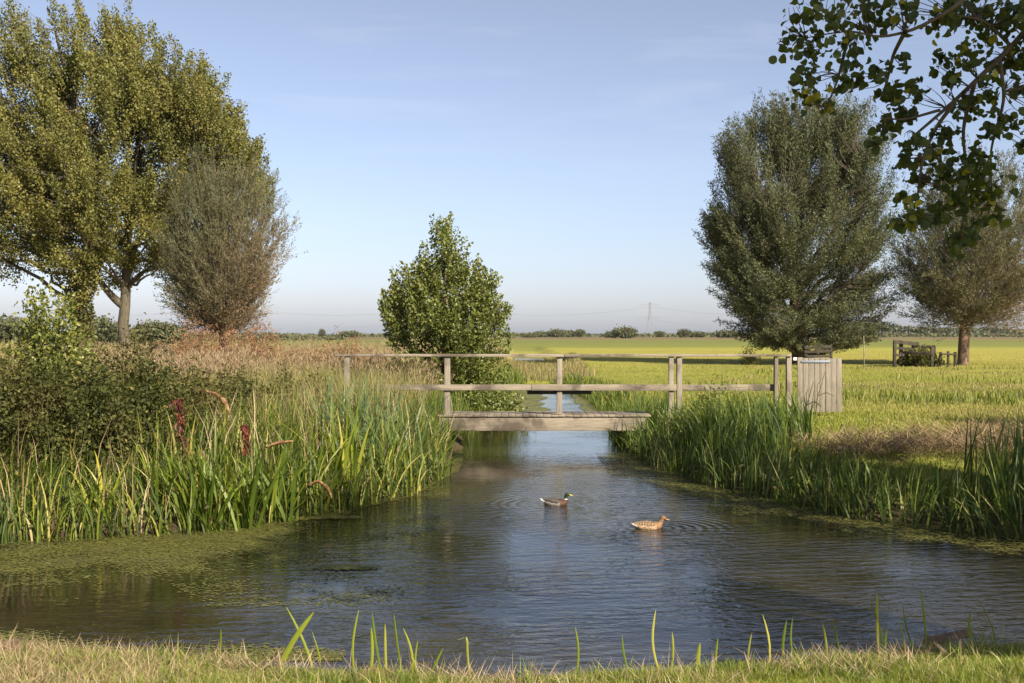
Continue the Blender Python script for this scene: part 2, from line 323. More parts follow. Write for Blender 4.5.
# ------------------------------------------------------------------ scatter helpers
def scatter(n, x0, x1, y0, y1, ok=None, persp=False):
    """n random ground spots; persp: density falls with distance"""
    if persp:
        y = 1/(rng.random(n*3)*(1/y0-1/y1)+1/y1); x = rng.uniform(x0, x1, n*3)*y/y1
    else:
        x = rng.uniform(x0, x1, n*3); y = rng.uniform(y0, y1, n*3)
    if ok is not None:
        k = ok(x, y); x, y = x[k], y[k]
    x, y = x[:n], y[:n]
    return np.stack([x, y, ground(x, y)], 1)
def stuff(name, mesh, mat, label, cat, lift=0):
    V, f, v = mesh
    return tag(mk(name, V, f, mat, v=v), label, cat, kind='stuff')
pd = lambda x, y: sdist(POND, x, y)
def clumped(x, y, s, th): return wob(x, y, s, 5)+rng.normal(0, .35, x.shape) > th

def tangle(n, ok, x0, x1, y0, y1, name, label, mat, hmax, L=.07):
    B = scatter(n, x0, x1, y0, y1, ok); n = len(B); B[:, 2] = np.maximum(B[:, 2], .02)+hmax*rng.random(n)**1.4*(.6+.5*wob(B[:, 0], B[:, 1], 2.2, 4))
    ls = rng.uniform(.5, 1.5, n)*L; stuff(name, leaves(B, rvec(n)+np.array([0, 0, .4]), ls, ls*rng.uniform(.18, .6, n)), mat, label, 'undergrowth')
# --- left bank: belt of sword-leaved reeds
def reedbed(n, ok, x0, x1, y0, y1, h, w, bend=(.15, 1.1), lean=.16, segs=5, green=1.0, tall=None):
    B = scatter(n, x0, x1, y0, y1, ok); n = len(B); B[:, 2] = np.maximum(B[:, 2], 0)-.03
    hs = rng.uniform(h[0], h[1], n)*(1+.22*wob(B[:, 0], B[:, 1], 1.9, 3))
    if tall is not None: hs *= tall(B[:, 0], B[:, 1])
    # blades in a tuft share a lean
    az = rng.uniform(0, 6.28, n)*.5+wob(B[:, 0], B[:, 1], 1.3, 8)*3
    v = np.clip(rng.random(n)**1.25*green, 0, 1)
    return blades(B, hs, rng.uniform(w[0], w[1], n), az, np.abs(rng.normal(0, lean, n)), rng.uniform(bend[0], bend[1], n)**1.5, segs, v)
okL = lambda x, y: (lambda d: (d > -.3) & (d < 1.5) & (x < -.8) & (y < 24) & ((y < 18.6) | (x < -1.2)) & (y > 10))(pd(x, y))
stuff('reed_bed', reedbed(15000, okL, -16, -.6, 11.5, 24, (.4, 1.0), (.011, .027), tall=lambda x, y: (.72+.2*sm(-5, -3, x))*(1+.38*wob(x, y, 2.7, 2)), lean=.26, bend=(.1, 1.5)), M['reed'], 'belt of green sword-leaved reeds along the left bank of the ditch', 'reeds')
okR = lambda x, y: (lambda d: (d > -.25) & (d < 1.1-.3*sm(3.6, 5, x)+.25*sm(5, 6, x)) & (x > 2.1) & (y < 27) & (y > 11))(pd(x, y))
stuff('reed_bed', reedbed(12500, okR, 2, 15, 11.8, 27, (.35, .8), (.011, .026), green=.97, tall=lambda x, y: (1-.25*sm(3.2, 4.6, x)+.2*sm(4.9, 6, x))*(1+.35*wob(x, y, 2.6, 4)), lean=.26, bend=(.1, 1.5)), M['reed_shade'], 'belt of dark green reeds along the right bank of the ditch', 'reeds')
tangle(13000, okL, -16, -.8, 11.5, 24, 'undergrowth', 'tangle of small green leaves low among the reeds of the left bank', M['shrub'], .5)
tangle(9000, okR, 2, 15, 11.8, 27, 'undergrowth', 'tangle of small dark leaves low among the reeds of the right bank', M['shrub'], .4)
# sedge tufts, taller blue-green reeds at the left end of the bridge
okT = lambda x, y: (pd(x, y) > .0) & (((x+2.2)/.9)**2+((y-18.3)/2.2)**2 < 1)
stuff('tall_reeds', reedbed(340, okT, -3.4, -1.2, 15.6, 21, (.8, 1.6), (.02, .038), (.3, 2.2), .2, 7, .97), M['reed_blue'], 'tall blue-green reeds with drooping tips in front of the left end of the bridge', 'reeds')
okT2 = lambda x, y: (pd(x, y) > .1) & (((x-4.0)/1.1)**2+((y-19.8)/2.2)**2 < 1)
stuff('tall_reeds', reedbed(900, okT2, 3, 6.2, 16.5, 22.3, (.5, .95), (.016, .032), (.3, 1.3), .2, 6, .97), M['reed_shade'], 'taller reeds and weeds in front of the bridge railing on the right bank', 'reeds')
okT3 = lambda x, y: (pd(x, y) > -.1) & (pd(x, y) < 1.3) & (x > 5.6)
stuff('tall_reeds', reedbed(260, okT3, 5.6, 8, 12.4, 14.5, (.9, 1.3), (.018, .03), (.1, .7), .2, 6, .9), M['reed_shade'], 'dark reeds standing high against the grass at the right edge of the picture', 'reeds')
for i, (px, dd, hh, k, lab) in enumerate([(205, 13.3, 1.05, 30, 'fan of broad bright green blades at the water below the crimson dock leaf'), (240, 13.5, 1.1, 34, 'largest fan of broad green blades at the middle of the left reeds'), (275, 14.0, 1.15, 30, 'fan of broad green blades right of the largest one'), (310, 14.6, 1.1, 24, 'outermost fan of broad blades leaning over the water at left'), (160, 13.4, .9, 22, 'lower fan of broad blades left of the crimson dock leaf'), (100, 13.2, .8, 20, 'small fan of yellow-green blades near the left end of the duckweed'), (345, 15.6, 1.25, 26, 'tall fan of yellowing blades before the blue-green reeds'), (385, 16.8, 1.1, 22, 'fan of blades at the water under the left rail')]):
    x = (px-CX)/F*dd; B = np.array([x, dd, max(0., float(ground(x, dd)))-.03])+rng.normal(0, .07, (k, 3))*np.array([1.6, 1, 0]); az = rng.choice([0, np.pi], k)+rng.normal(0, .7, k)
    V, f, v = blades(B, rng.uniform(.6, 1.1, k)*hh*1.12, rng.uniform(.028, .055, k), az, np.abs(rng.normal(.12, .22, k)), rng.uniform(.05, 1.2, k)**1.3, 8, np.clip(rng.random(k)*.75+.3*(i in (5, 6)), 0, .96))
    tag(mk('iris_clump', V-B.mean(0), f, M['iris'], v=v), lab, 'iris clump', 'iris clumps in the left reeds').location = B.mean(0)
# left meadow: tall straw grass behind the bank
okM = lambda x, y: (pd(x, y) > .9) & (x < -.3) & clumped(x, y, .5, -.9)
def meadow(n, y0, y1, h, w, xl, xr, ok, persp=True, green=1.0, segs=3, bend=(.1, .9)):
    B = scatter(n, xl, xr, y0, y1, ok, persp)
    n = len(B); sc_ = 1+.22*wob(B[:, 0], B[:, 1], .35, 4)+.22*wob(B[:, 0], B[:, 1], 1.3, 6)
    return B, blades(B, rng.uniform(h[0], h[1], n)*sc_, rng.uniform(w[0], w[1], n)*(1+B[:, 1]/60), rng.uniform(0, 6.28, n), np.abs(rng.normal(0, .12, n)), rng.uniform(*bend, n), segs, rng.random(n)*green)
B, ms = meadow(42000, 19, 75, (.6, 1.2), (.008, .017), -46, 1, okM)
stuff('meadow_grass', ms, M['dry'], 'tall straw-coloured grass of the rough meadow on the left', 'grass')
k = (rng.random(len(B)) < .3)*(B[:,1]>24)*(wob(B[:,0],B[:,1],.3,7)>-.35); Bp = B[k]; n = len(Bp)
Cp = np.repeat(Bp, 9, 0)+np.stack([rng.normal(0, .07, n*9), rng.normal(0, .07, n*9), rng.uniform(.68, 1.2, n*9)*np.repeat(1+.22*wob(Bp[:, 0], Bp[:, 1], .35, 4)+.22*wob(Bp[:, 0], Bp[:, 1], 1.3, 6), 9)], 1)
stuff('grass_plumes', leaves(Cp, np.array([0, 0, 1.])+rvec(n*9)*.6, rng.uniform(.05, .13, n*9)*(1+Cp[:, 1]/80), rng.uniform(.012, .03, n*9)), M['plume'], 'feathery brownish-pink seed heads over the meadow grass on the left', 'grass seed heads')
okM2 = lambda x, y: (pd(x, y) > 1.0) & (x < -.8) & (y < 32)
B, ms = meadow(5000, 15, 34, (.4, 1.0), (.008, .016), -17, .5, okM2)
stuff('bank_herbs', ms, M['dry'], 'straw-coloured grass mixed into the green behind the left reeds', 'grass')
B, ms = meadow(10000, 14.5, 34, (.4, .95), (.012, .026), -17, .5, okM2)
stuff('bank_herbs', ms, M['reed'], 'green grass and herbs behind the reeds of the left bank', 'grass')
# mixed dead stems in the left reed belt
B, ms = meadow(350, 12.5, 23, (.6, 1.2), (.006, .014), -13, -.9, lambda x, y: (pd(x, y) > -.1) & (pd(x, y) < 2.5) & (x < -.8))
stuff('dead_stems', ms, M['straw'], 'dead pale stems standing among the green reeds of the left bank', 'dead stems')
# right meadow turf
okRt = lambda x, y: (pd(x, y) > .7) & (x > .8)
B, ms = meadow(95000, 13, 115, (.025, .08), (.006, .013), .5, 58, okRt, bend=(.2, 1.2), segs=2)
stuff('meadow_turf', ms, M['turf'], 'short yellow-green grass of the grazed meadow on the right', 'grass')
B, ms = meadow(7000, 16, 60, (.12, .34), (.01, .02), .8, 32, lambda x, y: (pd(x, y) > 1.0) & (x > 1) & (wob(x, y, .33, 9) > .35) & (y > 17), segs=3)
stuff('rough_tufts', ms, M['reed'], 'rough tufts of longer grass scattered over the right meadow', 'grass')
B, ms = meadow(5000, 30, 66, (.05, .13), (.012, .022), 4, 36, lambda x, y: (x > 8) & (wob(x, y*2.2, .16, 2)+rng.normal(0, .25, x.shape) > .1), segs=2)
stuff('dry_turf', ms, M['dry'], 'brown dried patches in the grazed meadow before the old pen', 'dead grass')
B, ms = meadow(3000, 17.5, 40, (.04, .12), (.008, .016), 1, 20, lambda x, y: (pd(x, y) > 1.3) & (wob(x, y*1.8, .35, 11)+rng.normal(0, .25, x.shape) > .25), segs=2)
stuff('dry_turf', ms, M['dry'], 'brown dried patches in the grass between the gate and the right bank', 'dead grass')
# far sides of the channel beyond the bridge
okC = lambda x, y: (np.abs(pd(x, y)-.35) < .55) & (y > 25)
stuff('channel_reeds', reedbed(7000, okC, -3, 5, 25, 51, (.35, .9), (.016, .032), green=.95, tall=lambda x, y: np.where(x > 1.5, .55, 1.0)), M['reed'], 'low green reeds along both edges of the channel beyond the bridge', 'reeds')
okD = lambda x, y: (np.abs(x-1.4) < 2.3+.03*(y-50)) & (pd(x, y) > .05) & (sdist(POOL, x, y) > .3)
B, ms = meadow(9000, 51, 86, (.2, .42), (.012, .022), -3, 7, okD, persp=False)
stuff('dry_reeds', ms, M['dry'], 'low straw-coloured reeds filling the dry channel beyond the open water', 'reeds')
# dead cut litter on the right bank
n = 16000; B = scatter(n, 4.3, 14, 14.5, 18.4, lambda x, y: (pd(x, y) > 1.1) & (np.abs(y-16.8-.25*wob(x, y, .9))+rng.normal(0, .3, x.shape) < 1.0)); n = len(B)
B[:, 2] += rng.uniform(0, .24, n)
stuff('cut_litter', blades(B, rng.uniform(.15, .45, n), rng.uniform(.006, .016, n), rng.uniform(0, 6.28, n), rng.uniform(.9, 1.7, n), rng.uniform(-.4, .6, n), 2), M['litter'], 'heap of brown cut grass litter lying along the right bank', 'dead grass')

# ------------------------------------------------------------------ foreground bank
okF = lambda x, y: (pd(x, y) > .03)
B = scatter(85000, -4.2, 4.2, 5.6, 8.4, okF); n = len(B)
dF = pd(B[:, 0], B[:, 1])
hF = rng.uniform(.03, .085, n)*(1+.75*wob(B[:, 0], B[:, 1], 3.1, 2))
gr = np.clip(rng.random(n)*.75+.25*wob(B[:, 0], B[:, 1], 1.4, 6)*1.3+.1, 0, 1)
stuff('bank_grass', blades(B, hF, rng.uniform(.0022, .0055, n), rng.uniform(0, 6.28, n), np.abs(rng.normal(.1, .35, n)), rng.uniform(.2, 1.4, n), 3, gr), M['fore'], 'short green and straw grass on the near bank at the bottom', 'grass')
B = scatter(14500, -4.2, 4.2, 6.0, 8.7, lambda x, y: (pd(x, y) > -.02) & (wob(x, y, 1.8, 12)+rng.normal(0, .4, x.shape) > .1+.12*x)); n = len(B); B[:, 2] += rng.uniform(.0, .05, n)
stuff('dead_grass', blades(B, rng.uniform(.05, .2, n), rng.uniform(.002, .005, n), rng.uniform(0, 6.28, n), rng.uniform(.7, 1.6, n), rng.uniform(-.6, .5, n), 3), M['straw'], 'dead straw strands matted over the near bank', 'dead grass')
cx_ = rng.uniform(-4, 4, 120); cy_ = rng.uniform(6.6, 8.2, 120); kk = 38; x = np.repeat(cx_, kk)+rng.normal(0, .05, 120*kk); y = np.repeat(cy_, kk)+rng.normal(0, .045, 120*kk); q = pd(x, y) > .02; x, y = x[q], y[q]; gi = np.repeat(rng.random(120), kk)[q]; n = len(x)
stuff('grass_tufts', blades(np.stack([x, y, ground(x, y)-.01], 1), rng.uniform(.07, .2, n)*(.6+.7*gi), rng.uniform(.003, .007, n), rng.uniform(0, 6.28, n), np.abs(rng.normal(.3, .3, n)), rng.uniform(.3, 1.7, n), 4, np.clip(rng.random(n)*.55+.45*(gi > .6), 0, 1)), M['fore'], 'ragged taller tufts of grass on the near bank', 'grass')
B = scatter(1500, -4, 4.2, 7.2, 8.8, lambda x, y: (pd(x, y) > -.05) & (pd(x, y) < .3) & (wob(x, y*0, 3.1, 3)+rng.normal(0, .4, x.shape) > .15)); n = len(B)
stuff('edge_stems', blades(B, rng.uniform(.06, .24, n)*rng.uniform(.6, 1, n), rng.uniform(.002, .006, n), rng.uniform(0, 6.28, n), np.abs(rng.normal(.2, .4, n)), rng.uniform(-.2, 2.2, n), 6, rng.random(n)), M['fore'], 'thin bent and dried stems along the water edge of the near bank', 'grass')
# clods of dark earth at the water's edge
m, t, out = nt('bank_earth'); nn = noise(t, 25, 5, objco(t), .7)
princ(t, out, ramp(t, [(.3, (.05, .035, .022)), (.7, (.22, .15, .095))], nn), .95, .1, nn, .03); M['earth'] = m
def blob(rx, ry, rz, seed=0, nu=14, nv=9):
    u = np.linspace(0, 2*np.pi, nu, endpoint=False); v = np.linspace(-1, 1, nv)*np.pi/2*.98
    U, Vv = np.meshgrid(u, v); d = np.stack([np.cos(U)*np.cos(Vv), np.sin(U)*np.cos(Vv), np.sin(Vv)], -1)
    r = 1+.25*wob(d[..., 0]*2, d[..., 1]*2+d[..., 2], 2.0, seed)
    Q = (d*r[..., None]*np.array([rx, ry, rz])).reshape(-1, 3); I = np.arange(nu*nv).reshape(nv, nu)
    f = np.stack([I[:-1], np.roll(I[:-1], -1, 1), np.roll(I[1:], -1, 1), I[1:]], -1).reshape(-1, 4)
    return Q, f
for i, (px, py, d, r, lab) in enumerate([(375, 662, 7.4, .13, 'dark clod of earth and roots on the near bank below the middle shoots'), (352, 668, 7.2, .09, 'small brown clod of earth left of the larger one on the near bank'), (12, 648, 7.9, .16, 'brown lump of bare earth at the lower left corner of the near bank'), (392, 668, 7.2, .07, 'smallest earth clod on the near bank, right of the larger one')]):
    x = (px-CX)/F*d; Q, f = blob(r, r*.7, r*.45, i*2+1)
    o = mk('earth_clod', Q, f, M['earth'], smooth=True); o.location = (x, d, float(ground(x, d))+.02); tag(o, lab, 'clod', 'earth clods on the near bank')

# individual shoots standing at the near water's edge: (px foot, py foot, px tip, py tip, width m, words)
SH = [(218, 662, 221, 629, .012, 'short upright shoot standing alone left of the crossed blades'),
 (277, 652, 314, 612, .034, 'broad pale blade leaning right, one of the two crossed blades'), (318, 650, 286, 607, .016, 'yellow-green blade leaning left, one of the two crossed blades'),
 (322, 655, 312, 632, .014, 'short green shoot at the foot of the crossed blades'),
 (356, 652, 359, 610, .016, 'tall straight shoot first of the middle cluster from the left'), (369, 652, 371, 628, .016, 'short broad shoot between two tall ones in the middle cluster'),
 (384, 652, 372, 612, .014, 'shoot leaning left in the middle cluster'), (387, 652, 385, 624, .012, 'thin straight shoot at the centre of the middle cluster'),
 (404, 654, 394, 614, .012, 'dark narrow shoot leaning left in the middle cluster'), (411, 654, 403, 628, .015, 'yellowish shoot beside the dark narrow one'),
 (417, 652, 418, 640, .012, 'stubby shoot at the right end of the middle cluster'), (424, 660, 443, 648, .014, 'fallen bright shoot lying toward the right of the middle cluster'),
 (473, 664, 468, 622, .014, 'single tall shoot with a folded tip standing in the open water gap'),
 (575, 652, 575, 627, .012, 'short shoot right of the open gap in the bank'), (632, 658, 622, 635, .010, 'thin dark shoot leaning left near the picture centre'),
 (662, 662, 656, 610, .016, 'tall shoot leaning slightly left, tallest near the centre'), (670, 660, 672, 632, .012, 'short shoot just right of the tall central one'),
 (701, 660, 700, 643, .022, 'short broad yellow-green stub'), (719, 660, 718, 638, .012, 'small straight shoot right of the broad stub'),
 (752, 656, 752, 633, .010, 'thin short shoot left of a tall straight one'), (764, 658, 762, 614, .014, 'tall perfectly straight shoot on the right half'),
 (787, 656, 787, 620, .013, 'straight shoot second after the tall straight one'), (800, 650, 793, 617, .010, 'slender shoot leaning left beside a straight one'),
 (826, 648, 822, 622, .010, 'thin shoot leaning left of the right cluster'), (842, 648, 832, 620, .012, 'narrow leaning shoot in the right half'),
 (879, 650, 877, 592, .018, 'tallest broad shoot in the right cluster'), (880, 640, 871, 605, .014, 'side blade leaning left off the tallest broad shoot'),
 (888, 650, 887, 628, .013, 'short shoot at the foot of the tallest broad shoot'), (906, 648, 899, 618, .010, 'thin shoot between the two tall pairs on the right'),
 (926, 642, 920, 588, .015, 'tall shoot leaning left at the pale driftwood'), (919, 622, 903, 607, .010, 'short side blade pointing left beside the driftwood shoot'),
 (975, 638, 971, 610, .015, 'shoot standing right of the driftwood'), (997, 632, 977, 598, .010, 'thin arching shoot nearest the right edge')]
for px, py, qx, qy, w, lab in SH:
    d = 7.4 if 330 < px < 680 else (7.75 if px < 330 else 7.75)
    a = P(px, min(py+6, 668), d); zg = float(ground(a[0], a[1])); b = P(qx, qy, d); a[2] = max(min(a[2], b[2]-.08), zg-.02) if zg > 0 else min(a[2], b[2]-.05)
    a[2] = zg-.03 if zg > -.5 else -.3
    dv = b-a; L = np.linalg.norm(dv); o0 = a.copy()
    w = w*1.2; S = unit(np.array([1, rng.uniform(-.5, .5), 0.])); ts = np.linspace(0, 1, 8); rows = []
    fold = 'folded' in lab; bd_ = rng.uniform(-.1, .1); w = w*rng.uniform(.75, 1.2)
    for tt in ts:
        p = dv*tt+np.array([bd_*L*np.sin(tt*3.1), rng.normal(0, .002), 0]); ww = w*(1 if tt < .75 else (.8 if tt < .9 else .45 if tt < .99 else .25))
        if fold and tt > .8: p = dv*.8+np.array([-(tt-.8)*.35, 0, -(tt-.8)*.12])
        rows += [p-S*ww/2, p+np.array([0, -.35*w, 0]), p+S*ww/2]
    V = np.array(rows); f = [[3*i+j, 3*i+j+1, 3*i+4+j, 3*i+3+j] for i in range(7) for j in (0, 1)]
    o = mk('reed_shoot', V, np.array(f), M['shoot'], v=np.full(14, rng.uniform(0, 1)), smooth=True); o.location = o0
    tag(o, lab, 'reed shoot', 'reed shoots on the near bank')
# driftwood board
a = P(938, 634, 8.15); V, f, v = box(-.19, .19, -.04, .04, -.012, .012, .006)
o = bevel(mk('driftwood_board', V, f, M['bark_tan'], v=v), .004); o.location = (a[0]+.1, 8.2, .11); o.rotation_euler = (.15, -.12, .25)
tag(o, 'small brown broken board lying at the near water edge on the right', 'driftwood')

# ------------------------------------------------------------------ duckweed: small floating mats
def mats(n, ok, x0, x1, y0, y1, s, name, label, sq=.5):
    x = rng.uniform(x0, x1, n*6); y = rng.uniform(y0, y1, n*6); k = ok(x, y) & (pd(x, y) < .1); x, y = x[k][:n], y[k][:n]; n = len(x)
    a = np.linspace(0, 2*np.pi, 7)[:-1][None]+rng.random((n, 1)); r = rng.uniform(s[0], s[1], (n, 1))*rng.uniform(.6, 1.3, (n, 6))
    z = rng.uniform(.002, .009, n)[:, None]+0*a
    V = np.stack([x[:, None]+np.cos(a)*r*1.4, y[:, None]+np.sin(a)*r*sq*1.4, z], -1).reshape(-1, 3)
    f = np.arange(n*6).reshape(n, 6)
    tag(mk(name, V, f, M['weed'], v=rng.random(n)), label, 'duckweed', kind='stuff')
def f1(x, y):
    d = -pd(x, y); lim = .25+3.1*sm(-1.5, -4.0, x); w = wob(x, y, 1.1, 3)*.5+wob(x, y, 3.7, 1)*.45+wob(x, y, .5, 4)*.3
    dens = np.where(y > 10.4, 1-sm(.1, 1, d/lim), 0)+.0
    dens = np.where(d < .3, np.maximum(dens, .9), dens)
    return (x < -.9) & (y < 22) & (y > 9.6) & (dens*1.45+w*1.25+rng.normal(0, .38, x.shape) > .75)
mats(150000, f1, -14, -.8, 9.6, 22, (.005, .015), 'duckweed_mat', 'green film of duckweed along the left bank and over the left of the pool')
mats(14000, lambda x, y: (y < 9.6) & (x < -1.2) & (-pd(x, y) < .45+.35*wob(x, y, 1.5, 2)+rng.normal(0, .1, x.shape)), -6, -1, 8.0, 9.6, (.006, .016), 'duckweed_mat', 'pale green duckweed caught against the near bank at lower left')
def f2(x, y):
    d = -pd(x, y); w = wob(x, y, 1.6, 7)*.3+wob(x, y, 4.1, 2)*.25
    return (x > 1.6) & (y < 22) & (y > 11) & (d < .95+1.2*w+rng.normal(0, .12, x.shape)) & (w+rng.normal(0, .2, x.shape) > -.15)
mats(42000, f2, 1.6, 13, 11, 22, (.006, .017), 'duckweed_mat', 'broken duckweed and scum along the foot of the right bank')
def f3(x, y):
    w = wob(x, y, 1.2, 9)*.25; c = .95+.02*(y-25)
    return (y > 29+wob(x, y, 2.3, 4)*1.6) & ((x < c-.2+w) | (x > c+1.0-w*.6+(y < 30)*.3)) & (wob(x, y, 2.5, 1)+rng.normal(0, .3, x.shape) > -.35)
mats(42000, f3, -1.4, 3, 24, 51.5, (.02, .055), 'duckweed_mat', 'green duckweed covering both sides of the channel beyond the bridge', 1.2)
for px, py, r in ((323, 518, .3), (345, 568, .2), (300, 519, .2)):   # loose rafts
    a = P(px, py, H*F/(py-HY)); k = 420
    x = a[0]+rng.normal(0, r*.6, k); y = a[1]+rng.normal(0, .05, k); an = np.linspace(0, 2*np.pi, 7)[:-1][None]+0*x[:, None]; rr = rng.uniform(.01, .03, (k, 6))
    V = np.stack([x[:, None]+np.cos(an)*rr*1.5, y[:, None]+np.sin(an)*rr*.7, .006+rng.uniform(0, .009, k)[:, None]+0*an], -1).reshape(-1, 3)
    tag(mk('duckweed_raft', V, np.arange(k*6).reshape(k, 6), M['weed'], v=rng.uniform(.5, 1, k)), {323: 'long loose raft of duckweed off the tip of the left reeds', 345: 'small round raft of duckweed in open water below the left reeds', 300: 'raft of duckweed close under the left reeds'}[px], 'duckweed raft', 'loose duckweed rafts', 'stuff')

# ------------------------------------------------------------------ trees
def in_lobes(lobes, n, shell=.5, gap=0.0, keep=.55):
    if gap:
        C, idx = in_lobes(lobes, int(n/keep), shell)
        w = wob(C[:, 0], C[:, 2], gap, 3)+wob(C[:, 1]+5, C[:, 2], gap*1.1, 7)+rng.normal(0, .18, len(C)); o = np.argsort(-w)[:n]; o = rng.permutation(o)
        return C[o], idx[o]
    vol = np.array([l[3]*l[4]*l[5] for l in lobes])**.8; idx = rng.choice(len(lobes), n, p=vol/vol.sum())
    L = np.array(lobes)[idx]; u = rvec(n); r = rng.random(n)**(1/3*shell*2)
    return L[:, :3]+u*r[:, None]*L[:, 3:6], idx
def tree(name, label, cat, base, trunk, tr, lobes, limbs, clumps, per, clump_r, spray, leaf, mleaf, mbark, group=None, leaf_fn=leaves, shell=.5, upb=.6, twig=None, fork=.3, drop=0, limb_r=.3, pvar=.25, gap=.9, keep=.5, lean=0.0):
    """trunk: list of local points; lobes: local (x,y,z,rx,ry,rz)"""
    root = empty(name, base); tag(root, label, cat, group)
    tp = np.array(trunk, float); k = 14; s = np.linspace(0, len(tp)-1, k)
    pts = np.stack([np.interp(s, np.arange(len(tp)), tp[:, j]) for j in range(3)], 1)
    pts[1:-1, :2] += rng.normal(0, tr*.12, (k-2, 2))
    rad = tr*(1-.85*(s/s[-1])**1.1); rad[0] *= 1.35
    V, f, _ = tubes([(pts, rad)], 10); mk('trunk', V, f, mbark, root, smooth=True)
    C, idx = in_lobes(lobes, clumps, shell, gap, keep)
    ctr = tp[-1]*.5+tp[0]*.5
    G = unit(unit(C-np.array([tp[len(tp)//2][0], tp[len(tp)//2][1], C[:, 2].mean()*.6]))*1.0+np.array([lean, 0, upb]))
    # limbs
    sel = rng.choice(clumps, limbs, replace=False); paths = []; nodes = [pts[int(k*fork):]]; nrad = [rad[int(k*fork):]]
    zt = pts[:, 2]
    for i in sel:
        e = C[i]; hr = np.hypot(*(e[:2]-pts[-1][:2])); zs = np.clip(e[2]-hr*rng.uniform(.5, 1.1)-.5, zt[int(k*fork)], zt[-2]); j = int(np.argmin(abs(zt-zs)))
        p0 = pts[j]; q = np.linspace(0, 1, 9)[:, None]; mid = p0*.5+e*.5+np.array([0, 0, (e[2]-p0[2])*.0-.08*np.linalg.norm(e-p0)]); 
        pp = p0*(1-q)**2+mid*2*q*(1-q)+e*q*q; pp[1:-1] += rng.normal(0, .015*np.linalg.norm(e-p0), (7, 3))
        rr = np.linspace(min(rad[j]*.6, tr*limb_r), tr*.04, 9); paths.append((pp, rr)); nodes.append(pp[2:]); nrad.append(rr[2:])
    V, f, _ = tubes(paths, 6); mk('branches', V, f, mbark, root, smooth=True)
    N = np.concatenate(nodes)
    # twigs: each clump hangs on the nearest branch node below it
    best = np.zeros(clumps, int)
    for a in range(0, clumps, 400):
        dd = np.linalg.norm(C[a:a+400, None]-N[None], axis=2)+.9*np.maximum(0, N[None, :, 2]-C[a:a+400, None, 2]); best[a:a+400] = dd.argmin(1)
    P0 = N[best]; V, f, v = tubes_fast(P0, (P0+C)/2+np.array([0, 0, -.1]), C+G*spray*.8, tr*.045, tr*.012, 3, 4)
    mk('twigs', V, f, twig or mbark, root, smooth=True)
    # leaves
    cv = np.clip(rng.random(clumps)*.6+.2*(wob(C[:, 0], C[:, 2], 1.1, 3)+1), 0, 1)
    n = clumps*per; ci = np.repeat(np.arange(clumps), per); tt = rng.random(n)
    Q = C[ci]+G[ci]*(tt*spray*1.6-spray*.5)[:, None]+rvec(n)*(clump_r*rng.random(n)**.5*(1-.45*tt))[:, None]
    D = G[ci]*.8+rvec(n)*.8+np.array([0, 0, -drop])
    v = np.clip(cv[ci]*(1-pvar)+rng.random(n)*pvar*1.2, 0, 1)
    ls = rng.uniform(.7, 1.25, n)
    V, f, v = leaf_fn(Q, D, leaf[0]*ls, leaf[1]*ls, v)
    mk('foliage', V, f, mleaf, root, v=v)
    return root
def lob(d, base, L):   # photo-measured crown lobes (px,py,rx,ry, depth offset, depth radius) -> local metres
    return [(*(P(px, py, d)+np.array([0, oy, 0])-base), rx*d/F, ry_, rz*d/F) for px, py, rx, rz, oy, ry_ in L]
def bpt(px, py, d):
    a = P(px, py, d); a[2] = float(ground(a[0], d))-.1; return a

# two big poplars on the left
d = 72; b = bpt(84, 350, d)
T = lambda px, py, dy=0: tuple(P(px, py, d)+np.array([0, dy, 0])-b)
iv = tree('poplar_tree', 'tall spreading poplar with the ivy-clad trunk at the far left', 'tree', b, [(0, 0, 0), T(80, 300), T(98, 230), T(80, 120), T(55, 30)], .5,
     lob(d, b, [(10, 70, 30, 68, 0, 4), (5, 150, 75, 80, 1, 5), (60, 70, 36, 70, 0, 4), (95, 110, 50, 70, 1, 5), (50, 180, 70, 60, -1, 5), (30, 240, 70, 42, 0, 5), (95, 200, 48, 60, -2, 4), (-60, 130, 60, 110, 0, 5), (80, 275, 30, 28, -1.5, 2)]),
     34, 1300, 125, .55, 1.2, (.155, .125), M['poplar'], M['bark'], 'poplars left of the ditch', upb=.9, shell=.66, fork=.25, gap=1.25, keep=.45, lean=-.2)
tp_ = np.array([(0, 0, 0), T(80, 300), T(98, 230)]); n = 5200; tt = rng.random(n)*1.75; Q = np.stack([np.interp(tt, [0, 1, 2], tp_[:, j]) for j in range(3)], 1); rr_ = .62-.16*tt+.22*wob(Q[:, 2], tt*3, 2.2, 1)+rng.random(n)*.3
a_ = rng.uniform(0, 6.283, n); V, f, v = leaves(Q+np.stack([np.cos(a_)*rr_, np.sin(a_)*rr_, 0*a_], 1), rvec(n)+np.array([0, 0, -.4]), .17, .14); mk('ivy', V, f, M['shrub'], iv, v=v)
d = 76; b = bpt(125, 350, d)
T = lambda px, py, dy=0: tuple(P(px, py, d)+np.array([0, dy, 0])-b)
r = tree('poplar_tree', 'tall poplar with a bare forked trunk behind the small willow', 'tree', b, [(0, 0, 0), T(125, 300), T(128, 240), T(138, 150), T(135, 50)], .4,
     lob(d, b, [(128, 55, 28, 48, 0, 4), (140, 110, 45, 60, 0, 5), (175, 105, 38, 50, 0, 5), (203, 128, 30, 50, 0, 4), (227, 155, 24, 40, 0, 4), (248, 165, 13, 22, 0, 3), (190, 180, 65, 50, 1, 5), (140, 220, 60, 45, -1, 5), (228, 195, 28, 32, 2, 4), (170, 255, 40, 35, 0, 4), (110, 262, 28, 26, 1, 3)]),
     30, 1050, 125, .55, 1.2, (.155, .125), M['poplar'], M['bark'], 'poplars left of the ditch', upb=.9, shell=.66, fork=.3, gap=1.25, keep=.45, lean=-.2)
